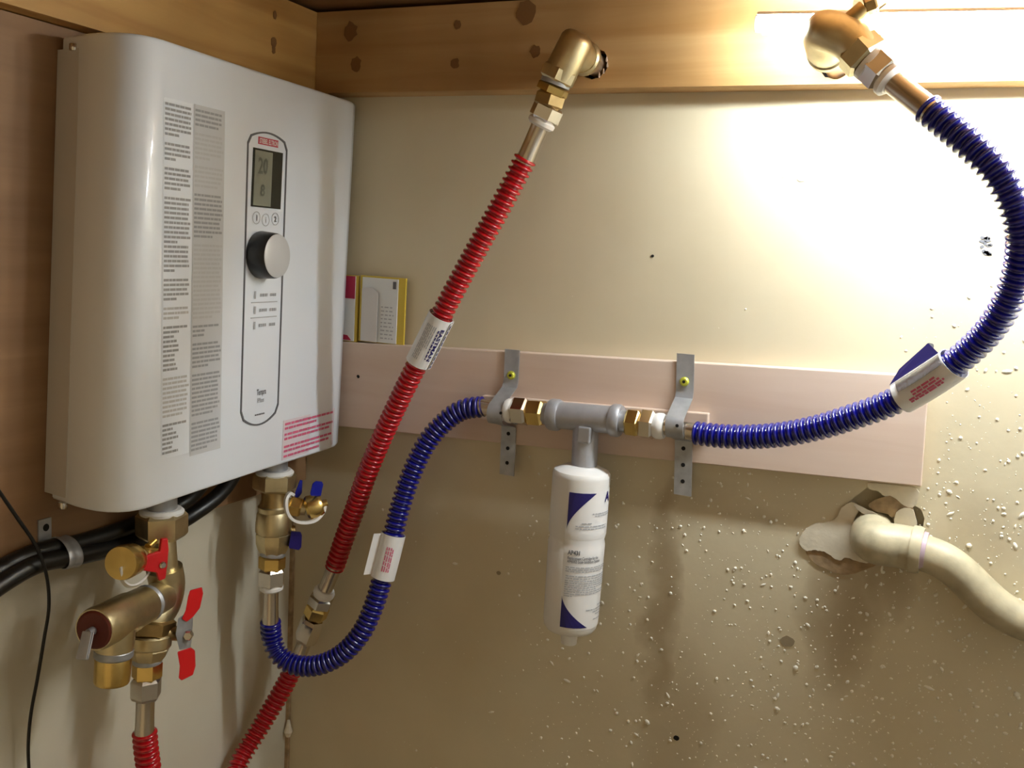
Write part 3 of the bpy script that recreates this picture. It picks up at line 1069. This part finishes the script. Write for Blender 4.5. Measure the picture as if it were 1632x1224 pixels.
eL = thing('pipe_elbow', 'brass elbow coming out of the left drilled joist hole', 'pipe fitting', (hL.x, -JP, hL.z), 'brass elbows at the joist')
oa = at(903, 95, y=-.0925); ob = at(889, 124, y=-.092)
cL = Vector((hL.x, -.091, hL.z))
cyl('pipe_stub', (hL.x, -.006, hL.z), (hL.x, -.060, hL.z), .0115, 'copper_pale', eL)
dn = (ob - cL).normalized()
tp0 = at(926, 52, y=-.094)
turned('elbow_body', tp0, ob, [(0, .006), (.03, .0115), (.09, .0150), (.18, .0168), (.75, .0168), (1, .0172)], 'brass', eL, 32)
turned('elbow_branch', (hL.x - .002, -.094, hL.z + .001), (hL.x, -.062, hL.z), [(0, .0150), (.6, .0150), (1, .0155)], 'brass', eL)
turned('collar', (hL.x, -.066, hL.z), (hL.x, -.056, hL.z), [(0, .0160), (.25, .0178), (.8, .0178), (1, .0160)], 'brass', eL)
hexnut('hex_end', at(896, 108, y=-.092), at(886, 130, y=-.092), .0195, 'brass', eL, .3)
cyl('thread_tape', at(887, 128, y=-.092), at(884, 136, y=-.092), .0155, 'galv', eL)
hexnut('adapter_hex', at(884, 136, y=-.092), at(878, 150, y=-.0917), .0168, 'brass_gold', eL, .1)
hexnut('adapter_hex', at(879, 149, y=-.0917), at(873, 170, y=-.0915), .0168, 'brass_dark', eL, .4)

eR = thing('pipe_elbow', 'brass elbow with bleed screw at the right drilled joist hole before the tube light', 'pipe fitting', (hR.x, -JP, hR.z), 'brass elbows at the joist')
cRr = Vector((hR.x, -.150, hR.z))
cyl('pipe_stub', (hR.x, -.006, hR.z - .004), (hR.x, -.107, hR.z - .004), .0105, 'copper_pale', eR)
ob = at(1378, 92, y=-.153); top = at(1344, 50, y=-.151)
bend('elbow_body', [Vector((hR.x, -.100, hR.z - .004)), Vector((hR.x, -.120, hR.z - .004)), cRr + Vector((.002, .004, .002)), top.lerp(ob, .35), ob], .0168, 'brass', eR)
cyl('collar', (hR.x, -.094, hR.z - .004), (hR.x, -.106, hR.z - .004), .0185, 'brass', eR)
hexnut('hex_end', at(1362, 74, y=-.152), at(1384, 97, y=-.153), .0195, 'brass', eR, .3)
cyl('thread_tape', at(1383, 96, y=-.153), at(1391, 103, y=-.153), .0158, 'white_plastic', eR)
b0 = at(1352, 34, y=-.152); b1 = at(1378, 12, y=-.152); b2 = at(1398, 4, y=-.152)
cyl('bleed_port', b0, b1, .0068, 'brass_dark', eR)
hexnut('bleed_screw', b1, b2, .0075, 'brass_dark', eR)
turned('bleed_pin', at(1396, 18, y=-.151), at(1412, 6, y=-.151), [(0, .0012), (1, .0008)], 'chrome', eR, 8)

# ================================================================== hot side valve under the heater (left)
HX = .066
hv = thing('hot_water_valve', 'brass service valve with red handles and pressure relief under the heater, left', 'valve', at(255, 838, x=HX), None)
def H(px, py, x=HX): return at(px, py, x=x)
nt_ = H(258, 820); pt_ = Vector((nt_.x, nt_.y, .004))
cyl('heater_stub', pt_, H(258, 812), .0150, 'galv', hv)
turned('gasket', H(258, 810), H(258, 818), [(0, .019), (.5, .022), (1, .0215)], 'white_plastic', hv)
hexnut('union_nut', H(258, 815), H(258, 856), .0255, 'brass', hv, .25)
cyl('neck', H(258, 853), H(264, 935), .0135, 'brass', hv)
# elbow block where the relief valve branches
bend('tee_body', [H(262, 905), H(266, 935), H(258, 965), H(244, 985), H(240, 1008)], .0180, 'brass', hv)
hexnut('valve_collar', H(243, 985), H(239, 1010), .0240, 'brass_dark', hv, .2)
turned('valve_body', H(239, 1008), H(237, 1030), [(0, .0205), (.12, .0222), (.9, .0220), (1, .0208)], 'brass', hv)
turned('body_flats', H(237, 1029), H(235, 1050), [(0, .0206), (.15, .0214), (.6, .0196), (1, .0158)], 'brass', hv, 8, .2)
turned('seal_ring', H(235, 1047), H(235, 1055), [(0, .0145), (.5, .0150), (1, .0145)], 'galv', hv)
hexnut('adapter_hex', H(235, 1052), H(234, 1082), .0150, 'brass_gold', hv, .1)
# pressure relief valve barrel
ra = H(258, 950, .070); rb = H(150, 1004, .096)
rv = turned('relief_barrel', ra, rb, [(0, .0165), (.25, .0165), (.28, .0185), (.5, .0190), (.52, .0200), (.96, .0202), (1, .0190)], 'brass', hv, 32)
rd = (rb - ra).normalized()
turned('barrel_ring', ra + (rb - ra) * .20, ra + (rb - ra) * .27, [(0, .0172), (.5, .0188), (1, .0172)], 'galv', rv)
turned('barrel_end', rb - rd * .001, rb + rd * .0016, [(0, .0182), (.5, .0178), (1, .016)], 'relief_red', rv)
turned('lever_pin', rb, rb + rd * .009, [(0, .004), (1, .0034)], 'galv', rv, 12)
l0 = rb + rd * .006; l1 = H(133, 1052, .102)
_, lu, lv = frame(l1 - l0)
plate('test_lever', [l0 + lu * .0045 + lv * .0, l0 - lu * .0045, l1 - lu * .0050, l1 + lu * .0050], lv * .0022, 'galv', rv)
plate('test_lever', [l0 + lu * .0045 + lv * .0045, l0 - lu * .0045 + lv * .0045, l1 - lu * .0050 + lv * .004, l1 + lu * .0050 + lv * .004], lv * .0016, 'galv', rv)
for s in (.55, .75):
    c = ra + (rb - ra) * s + (CAM - ra).normalized() * .0185 + Vector((0, 0, .004))
    v, f = box_vf(c - Vector((.003, .004, .0015)), c + Vector((.003, .004, .0015)))
    link('cast_mark', v, f, 'brass', rv)
oc = ra + (rb - ra) * .70
od = H(178, 1088, oc.x)
oc2 = Vector((od.x, od.y, oc.z)); oc2 = oc
dn = (od - oc)
turned('outlet_neck', oc, oc + dn * .48, [(0, .0185), (.7, .0180), (1, .0172)], 'brass', rv)
turned('outlet_ring', oc + dn * .46, oc + dn * .60, [(0, .0165), (.2, .0178), (.8, .0178), (1, .0165)], 'galv', rv)
turned('outlet', oc + dn * .58, od, [(0, .0160), (.1, .0166), (.9, .0166), (1, .0155)], 'brass_gold', rv)
# drain port with cap, tether and red tee handle
da = H(262, 885); db = H(214, 890, .088)
cyl('drain_port', da, db, .0085, 'brass', hv)
hexnut('drain_hex', da + (db - da) * .45, da + (db - da) * .8, .0115, 'brass_gold', hv, .2)
dc = H(192, 898, .096); dd = (dc - db).normalized()
capo = turned('drain_cap', db, dc, [(0, .0120), (.2, .0155), (.85, .0165), (1, .0155)], 'brass_gold', hv)
turned('drain_tip', H(236, 872, .078), H(247, 862, .076), [(0, .004), (1, .003)], 'brass_gold', hv, 12)
tp, _ = spline([H(192, 905, .097), H(194, 922, .095), H(206, 934, .092), H(222, 930, .088), H(236, 915, .084), H(242, 900, .08)], .003)
def ribbon(name, path, width_vec, thick, m, parent):
    vs = []; fs = []
    n = len(path)
    wv = Vector(width_vec)
    for i in range(n):
        t = (path[min(i + 1, n - 1)] - path[max(i - 1, 0)]).normalized()
        nn_ = t.cross(wv).normalized() * thick
        vs += [path[i] - wv - nn_, path[i] + wv - nn_, path[i] + wv + nn_, path[i] - wv + nn_]
    for i in range(n - 1):
        a = i * 4
        for k in range(4):
            j = (k + 1) % 4
            fs.append((a + k, a + j, a + 4 + j, a + 4 + k))
    fs.append((0, 1, 2, 3)); fs.append((4 * n - 4, 4 * n - 3, 4 * n - 2, 4 * n - 1))
    return link(name, vs, fs, m, parent, smooth=40)


ribbon('cap_tether', tp, (.0035, -.002, .0025), .0009, 'white_plastic', capo)
hc = H(249, 893, .092)
hr_ = Vector((.35, .94, 0)).normalized()      # across the handle
hn = Vector((.94, -.35, 0)).normalized()      # out of its face
def hp(a, b): return hc + hr_ * a + Vector((0, 0, 1)) * b
plate('drain_handle', [hp(.0035, .022), hp(.0095, .022), hp(.0105, .010), hp(.0095, -.004), hp(.0075, -.019), hp(.001, -.020), hp(-.0015, -.011), hp(-.016, -.006), hp(-.020, .002), hp(-.014, .008), hp(.0015, .010)], hn * .005, 'red_plastic', hv)
turned('handle_screw', hc + hr_ * .004 + hn * .004 + Vector((0, 0, -.004)), hc + hr_ * .004 + hn * .0075 + Vector((0, 0, -.004)), [(0, .0035), (.7, .0035), (1, .0025)], 'chrome', hv, 14)
# butterfly handle
b0 = H(245, 1008, .075); b1 = H(296, 1010, .088)
cyl('handle_stem', b0, b1, .0075, 'brass_dark', hv)
bn = Vector((.62, -.76, .1)).normalized(); br_ = Vector((.76, .62, 0)).normalized()
def bp_(px, py): return at(px, py, x=.092)
hub = plate('handle_hub', [bp_(284, 985), bp_(300, 975), bp_(308, 985), bp_(306, 1015), bp_(304, 1032), bp_(286, 1035), bp_(280, 1010)], bn * .002, 'galv', hv)
turned('hub_nut', bp_(300, 1010), bp_(300, 1010) + bn * .009, [(0, .0055), (.8, .0055), (1, .004)], 'chrome', hub, 6)
plate('handle_wing', [bp_(290, 985), bp_(296, 972), bp_(300, 950), bp_(303, 940), bp_(322, 935), bp_(324, 945), bp_(319, 968), bp_(308, 982), bp_(298, 990)], bn * .0042, 'red_plastic', hub)
plate('handle_wing', [bp_(283, 1038), bp_(304, 1031), bp_(311, 1036), bp_(312, 1060), bp_(308, 1074), bp_(290, 1083), bp_(285, 1079), bp_(287, 1060)], bn * .0042, 'red_plastic', hub)

# ================================================================== cold side valve (right)
KX = .067
cv = thing('cold_water_valve', 'brass service valve with dark blue handles under the heater, right', 'valve', at(437, 766, x=KX))
def K(px, py, x=KX): return at(px, py, x=x)
kt = K(438, 752); cyl('heater_stub', Vector((kt.x, kt.y, .004)), K(438, 750), .0150, 'galv', cv)
turned('gasket', K(438, 748), K(438, 757), [(0, .019), (.5, .0225), (1, .021)], 'white_plastic', cv)
hexnut('union_nut', K(438, 753), K(437, 781), .0255, 'brass', cv, .25)
turned('neck', K(437, 779), K(436, 812), [(0, .0150), (.5, .0145), (.8, .017), (1, .0175)], 'brass_dark', cv)
turned('valve_rim', K(436, 804), K(436, 816), [(0, .0165), (.2, .0182), (.8, .0182), (1, .0172)], 'brass', cv)
turned('valve_body', K(436, 813), K(436, 848), [(0, .0178), (.15, .0196), (.55, .0210), (.92, .0214), (1, .0204)], 'brass', cv)
turned('body_flats', K(436, 847), K(435, 880), [(0, .0200), (.08, .0216), (.5, .0212), (.75, .0192), (1, .0160)], 'brass', cv, 8, .2)
turned('seal_ring', K(435, 876), K(434, 886), [(0, .0145), (.5, .0155), (1, .0145)], 'galv', cv)
hexnut('adapter_hex', K(434, 885), K(433, 908), .0158, 'brass_gold', cv, .1)
ka = K(440, 800); kb = K(488, 811, .098); kc_ = K(514, 803, .113)
cyl('drain_port', ka, kb, .0085, 'brass', cv)
hexnut('drain_hex', ka.lerp(kb, .45), ka.lerp(kb, .85), .0125, 'brass_gold', cv, .2)
kcap = turned('drain_cap', kb, kc_, [(0, .0125), (.15, .0148), (.8, .0140), (1, .0115)], 'brass_gold', cv)
turned('cap_tip', kc_, kc_ + (kc_ - kb).normalized() * .006, [(0, .005), (1, .004)], 'brass_gold', kcap, 12)
tp, _ = spline([K(468, 789, .105), K(462, 786, .105), K(456, 795, .105), K(457, 815, .107), K(466, 828, .109), K(485, 833, .112), K(504, 828, .114), K(515, 815, .115), K(518, 802, .115)], .003)
ribbon('cap_tether', tp, (.0028, -.0018, .0004), .0016, 'white_plastic', kcap)
def kplate(name, pts, x, m):
    return plate(name, [at(a, b, x=x) for a, b in pts], Vector((.62, -.76, .1)).normalized() * .005, m, cv)
kplate('drain_handle', ((498, 770), (503, 766), (513, 767), (515, 771), (511, 790), (496, 790), (494, 786)), .108, 'blue_plastic')
kplate('drain_handle', ((470, 785), (478, 764), (482, 765), (481, 785), (476, 792), (470, 792)), .085, 'blue_plastic')
kplate('lever_handle', ((464, 846), (479, 847), (481, 852), (480, 871), (476, 876), (461, 873), (460, 868)), .088, 'navy')
cyl('handle_stem', K(440, 846), K(470, 846, .084), .007, 'brass_dark', cv)

for o in list(hv.children_recursive) + list(cv.children_recursive):
    if o.name.split('.')[0] in ('handle_wing', 'drain_handle', 'lever_handle', 'test_lever', 'handle_hub'):
        md = o.modifiers.new('bevel', 'BEVEL'); md.width = .0011; md.segments = 3; md.limit_method = 'ANGLE'

# ================================================================== filter tee, cartridge, straps
ft = thing('filter_tee', 'grey metal filter tee between two brass adapters on the board', 'pipe fitting', at(935, 664, y=TYA))
def T(px, py, y=TYA): return at(px, py, y=y)
turned('tee_barrel', T(884, 661), T(982, 670), [(0, .0150), (1, .0150)], 'cast', ft)
for (a, b) in (((876, 660), (893, 662)), ((974, 669), (990, 671))):
    turned('tee_collar', T(*a), T(*b), [(0, .0165), (.2, .0178), (.8, .0178), (1, .0165)], 'cast', ft)
turned('tee_neck', T(934, 664), T(931, 742, -.050), [(0, .0130), (.4, .0142), (1, .0142)], 'cast', ft)
for (a, b) in (((862, 659), (878, 660)), ((988, 671), (1000, 672))):
    cyl('nipple', T(*a), T(*b), .0120, 'galv', ft)
hexnut('adapter_hex', T(842, 657), T(868, 659), .0155, 'brass_gold', ft, .1)
hexnut('coupling_nut', T(818, 655), T(842, 657), .0165, 'chrome', ft, .3)
hexnut('adapter_hex', T(999, 672), T(1021, 675), .0155, 'brass_gold', ft, .1)
hexnut('coupling_nut', T(1021, 675), T(1043, 678), .0165, 'chrome', ft, .3)
turned('washer', T(1043, 678), T(1060, 680), [(0, .0125), (.3, .0140), (.7, .0140), (1, .0125)], 'white_plastic', ft)
turned('washer', T(807, 654), T(819, 655), [(0, .0125), (.3, .0140), (.7, .0140), (1, .0125)], 'white_plastic', ft)
bs = T(932, 693, TYA - .013)
v, f = box_vf((bs.x - .0075, bs.y - .004, bs.z - .009), (bs.x + .0075, bs.y + .006, bs.z + .009))
o = link('boss', v, f, 'cast', ft)
md = o.modifiers.new('bevel', 'BEVEL'); md.width = .002; md.segments = 3

CY = -.052
ct = at(928, 741, y=CY); cbm = at(908, 1003, y=CY)
fc = thing('filter_cartridge', 'white upright filter cartridge with dark blue label corners', 'filter', cbm)
ax_ = (cbm - ct); Lc = ax_.length; au = ax_.normalized()
prof = [(0, .012), (.006, .020), (.03, .0300), (.045, .0316), (.06, .0318), (.40, .0316), (.415, .0300), (.44, .0300), (.455, .0313), (.93, .0306), (.965, .0296), (.985, .027), (1, .021)]
turned('cartridge_body', ct, cbm, prof, 'cartridge_plastic', fc, 56)
turned('cartridge_tip', cbm - au * .002, cbm + au * .016, [(0, .010), (.5, .0095), (1, .0088)], 'cartridge_plastic', fc, 24)
cpath = [ct + ax_ * (i / 60) for i in range(61)]
WC = Wrap(cpath, 0, 60, .0319)
sg = 1 if WC.b.dot(CR) > 0 else -1
def cfix(s):   # the label follows the waist and slight taper of the body
    t = s / Lc
    for (a, b) in zip(prof, prof[1:]):
        if a[0] <= t <= b[0]: return a[1] + (b[1] - a[1]) * (t - a[0]) / max(b[0] - a[0], 1e-6) - .0319
    return 0


class LabelMap:
    def __init__(s): s.r = .0319
    def __call__(s, a, ang, dr=0.0): return WC(a, ang, cfix(a) + dr)


LM = LabelMap(); LM.patch = None
A_L = -.42 * sg
def cpatch(name, m, parent, s0, s1, a0, a1, dr):
    vs = []; fs = []; ns, na = 24, 22
    for i in range(ns + 1):
        for k in range(na + 1):
            vs.append(LM(s0 + (s1 - s0) * i / ns, a0 + (a1 - a0) * k / na, dr))
    for i in range(ns):
        for k in range(na):
            q = i * (na + 1) + k
            fs.append((q, q + 1, q + na + 2, q + na + 1))
    return link(name, vs, fs, m, parent, smooth=50)


clab = cpatch('cartridge_label', 'paper', fc, Lc * .115, Lc * .94, A_L, sg * 2.2, .0004)
# dark blue corner shapes
def corner(name, s_edge, s_tip, a_edge, a_far, m):
    vs = []; fs = []; N = 16
    for i in range(N + 1):
        t = i / N
        s = s_edge + (s_tip - s_edge) * t
        wdt = (1 - t) ** 1.7
        for k in range(5):
            vs.append(LM(s, a_edge + (a_far - a_edge) * wdt * k / 4, .0009))
    for i in range(N):
        for k in range(4):
            q = i * 5 + k; fs.append((q, q + 1, q + 6, q + 5))
    return link(name, vs, fs, m, clab)


corner('label_corner', Lc * .125, Lc * .345, A_L + sg * .06, A_L + sg * 1.0, 'navy')
corner('label_corner', Lc * .925, Lc * .735, A_L + sg * .06, A_L + sg * 1.05, 'navy')
def ctext(name, s, spos, ang, h, wd_, m):
    v, f, wd, ht = text_mesh(s, 1.0, .03 if len(s) < 8 else .015)
    return link(name, [LM(spos - b * h / ht, ang + sg * (a * wd_ / wd) / .0319, .0010) for a, b in v], f, m, clab)


ctext('model_lettering', 'AP431', Lc * .487, A_L + sg * .16, .0050, .0130, 'ink')
ctext('print_line', 'Replacement Cartridge for the', Lc * .515, A_L + sg * .16, .0034, .036, 'ink')
ctext('print_line', 'AP430SS Scale Inhibition System', Lc * .535, A_L + sg * .16, .0034, .039, 'ink')
ctext('logo_lettering', 'A', Lc * .18, A_L + sg * 1.42, .0110, .0090, 'navy')
rs = []
for i, (p_, a_, b_) in enumerate(((.245, .9, 1.8), (.258, 1.0, 1.8), (.300, .55, .95), (.318, .35, 1.6), (.332, .35, 1.6),
                                  (.562, .12, 1.9), (.574, .12, 1.8), (.586, .12, 1.6), (.614, .14, 1.9), (.628, .14, 1.9), (.642, .12, 1.9), (.655, .12, 1.9), (.668, .12, 1.9), (.681, .12, 1.9), (.694, .12, 1.3), (.707, .12, 1.9), (.720, .12, 1.9), (.733, .12, .4),
                                  (.800, 1.5, 2.1), (.820, .95, 1.9), (.836, 1.25, 1.9), (.852, 1.4, 1.8), (.882, 1.3, 2.0))):
    for (a, b, c, d) in words(a_, b_, Lc * (p_ - .0035), Lc * (p_ + .003), 200 + i, .03, mn=.06, mx=.2):
        rs.append((c, d, A_L + sg * a, A_L + sg * b))
vs = []; fs = []
for (c, d, a, b) in rs:
    k = len(vs); vs += [LM(c, a, .0010), LM(c, b, .0010), LM(d, b, .0010), LM(d, a, .0010)]; fs.append((k, k + 1, k + 2, k + 3))
link('fine_print', vs, fs, 'ink_light', clab, kind='stuff')


def strap(label, top, scr, pipe, bot, wd, x_tilt):
    t = thing('pipe_strap', label, 'strap', at(*pipe, y=-BT), 'perforated steel pipe straps')
    Pt = at(*top, y=-BT - .001); Pp = at(*pipe, y=TYA); Pb = at(*bot, y=-BT - .001)
    R_ = .0118
    zs = []
    # profile in (y, z) measured along the strap
    prof = [(-BT - .0008, Pt.z), (-BT - .0008, Pp.z + .034), (-BT - .004, Pp.z + .027)]
    for k in range(9):
        a = radians(62 - k * (124 / 8))
        prof.append((TYA - R_ * cos(a) * 1.02, Pp.z + R_ * sin(a) * 1.1))
    prof += [(TYA + .012, Pp.z - .0150), (-BT - .0015, Pp.z - .020), (-BT - .0008, Pp.z - .026), (-BT - .0008, Pb.z)]
    vs = []; fs = []
    for (y, z) in prof:
        f_ = (z - Pb.z) / (Pt.z - Pb.z)
        xm = Pb.x + (Pt.x - Pb.x) * f_
        for (dx, dy) in ((-wd / 2, 0), (wd / 2, 0), (wd / 2, -.0014), (-wd / 2, -.0014)):
            vs.append((xm + dx, y + dy, z))
    n = len(prof)
    for i in range(n - 1):
        for k in range(4):
            j = (k + 1) % 4
            fs.append((i * 4 + k, i * 4 + j, i * 4 + 4 + j, i * 4 + 4 + k))
    fs.append((0, 1, 2, 3)); fs.append((4 * n - 4, 4 * n - 3, 4 * n - 2, 4 * n - 1))
    link('strap_band', vs, fs, 'galv', t, smooth=30)
    s = at(*scr, y=-BT - .0022)
    sw = turned('screw', s, s + Vector((0, -.0032, 0)), [(0, .0050), (.5, .0050), (1, .0034)], 'yellow_zinc', t, 20)
    plate('screw_socket', [(s.x + .0017 * cos(k * pi / 6), s.y - .0032, s.z + .0017 * sin(k * pi / 6)) for k in range(12)], (0, -.0004, 0), 'hole_dark', sw)
    for k in range(3):
        z = Pp.z - .022 - (Pp.z - .022 - Pb.z) * (k + .35) / 3.2
        f_ = (z - Pb.z) / (Pt.z - Pb.z); xm = Pb.x + (Pt.x - Pb.x) * f_
        plate('hole', [(xm + .0023 * cos(q * pi / 6), -BT - .0022, z + .0023 * sin(q * pi / 6)) for q in range(12)], (0, -.0003, 0), 'hole_dark', t)
    z = Pp.z + .003; xm = Pp.x
    plate('hole', [(Pp.x + .0018 * cos(q * pi / 6), TYA - R_ * 1.02 - .0015, z + .0018 * sin(q * pi / 6)) for q in range(12)], (0, -.0003, 0), 'hole_dark', t)
    return t


strap('bent grey steel strap left of the filter tee, over the blue hose end', (817, 557), (815, 598), (806, 660), (808, 757), .0185, 0)
strap('bent grey steel strap right of the filter tee, over the hose end', (1093, 564), (1091, 608), (1084, 680), (1088, 789), .0190, 0)

# ================================================================== cards standing on the board
def card(label, x0, x1, z0, z1, y, base, inner, extra):
    t = thing('leaning_card', label, 'card', ((x0 + x1) / 2, y, z0), 'cards leaning on the pine board')
    v, f = box_vf((x0, y - .0015, z0), (x1, y + .0015, z1)); link('card_sleeve', v, f, base, t)
    return t


p0 = at(576, 440, y=-.010); p1 = at(644, 540, y=-.010)
z0 = btop((p0.x + p1.x) / 2) + .0006; z1 = at(610, 441, y=-.010).z
tcd = card('white folded card in a yellow edged sleeve standing on the pine board', p0.x, p1.x, z0, z1, -.010, 'yellow', 'card_white', 1)
wdt = p1.x - p0.x
v, f = box_vf((p0.x + wdt * .06, -.0130, z0 + .001), (p1.x - wdt * .15, -.0118, z1 - .002)); link('card_sheet', v, f, 'card_white', tcd)
vs = [(p0.x + wdt * .06, -.0132, z0 + .001), (p0.x + wdt * .45, -.0165, z0 + .001), (p0.x + wdt * .45, -.0165, z1 - .020), (p0.x + wdt * .30, -.0155, z1 - .014), (p0.x + wdt * .06, -.0132, z1 - .016)]
plate('folded_flap', vs, (0, -.0004, 0), 'paper', tcd)
v, f = box_vf((p0.x + wdt * .74, -.0134, z1 - .014), (p0.x + wdt * .81, -.0131, z1 - .005)); link('printed_mark', v, f, 'ink', tcd)
rs = []
for i in range(9): rs += words(p0.x + wdt * .5, p0.x + wdt * .78, z0 + .006 + i * .0048, z0 + .0075 + i * .0048, 300 + i, .002, mn=.002, mx=.006)
a, b = rects_vf(rs, lambda u, v_: Vector((u, -.0133, v_))); link('fine_print', a, b, 'ink_light', tcd, kind='stuff')
q0 = at(538, 440, y=-.010); 
z0b = btop((q0.x + p0.x) / 2) + .0006
tcd2 = card('white and crimson card standing on the pine board, partly behind the heater', q0.x - .02, p0.x - .003, z0b, z1 - .001, -.010, 'yellow', 'card_white', 2)
v, f = box_vf((q0.x - .018, -.0130, z0b + .001), (p0.x - .0065, -.0118, z1 - .002)); link('card_sheet', v, f, 'card_white', tcd2)
v, f = box_vf((q0.x + .012, -.0134, z1 - .030), (p0.x - .0065, -.0130, z1 - .002)); link('crimson_print', v, f, 'pink_red', tcd2)
plate('crimson_print', [(q0.x - .016, -.0130, z0b + .002), (p0.x - .010, -.0130, z0b + .002), (p0.x - .016, -.0130, z0b + .008), (q0.x - .01, -.0130, z0b + .010)], (0, -.0004, 0), 'pink_red', tcd2)

# ================================================================== PVC drain
dp = thing('drain_pipe', 'dirty white PVC elbow and drain pipe leaving the broken wall', 'pipe', at(1400, 850, y=-.02))
e0 = at(1392, 862, y=-.020)
sk = at(1466, 877, y=-.024)
ed_ = (sk - e0).normalized()
pth, _ = spline([Vector((e0.x - .002, .02, e0.z + .004)), Vector((e0.x - .002, -.002, e0.z + .003)), e0 + Vector((.002, -.004, 0)), e0 + ed_ * .024, sk], .002)
sweep('pvc_elbow', pth, lambda i: .0215, 'pvc_old', dp, sides=28)
turned('socket_rim', sk - ed_ * .008, sk + ed_ * .002, [(0, .0232), (.6, .0236), (1, .0222)], 'pvc_old', dp)
turned('primer_ring', sk + ed_ * .001, sk + ed_ * .006, [(0, .0192), (1, .0186)], 'pvc_primer', dp)
pth, _ = spline([sk - ed_ * .01, at(1500, 892, y=-.0235), at(1530, 913, y=-.022), at(1560, 942, y=-.021), at(1592, 970, y=-.020), at(1630, 990, y=-.0195), at(1680, 1002, y=-.0195), at(1760, 1014, y=-.0195), Vector((1.04, -.0195, -.128)), Vector((1.108, -.0195, -.134))], .004)
sweep('drain_tube', pth, .0180, 'pvc_old', dp, sides=28)
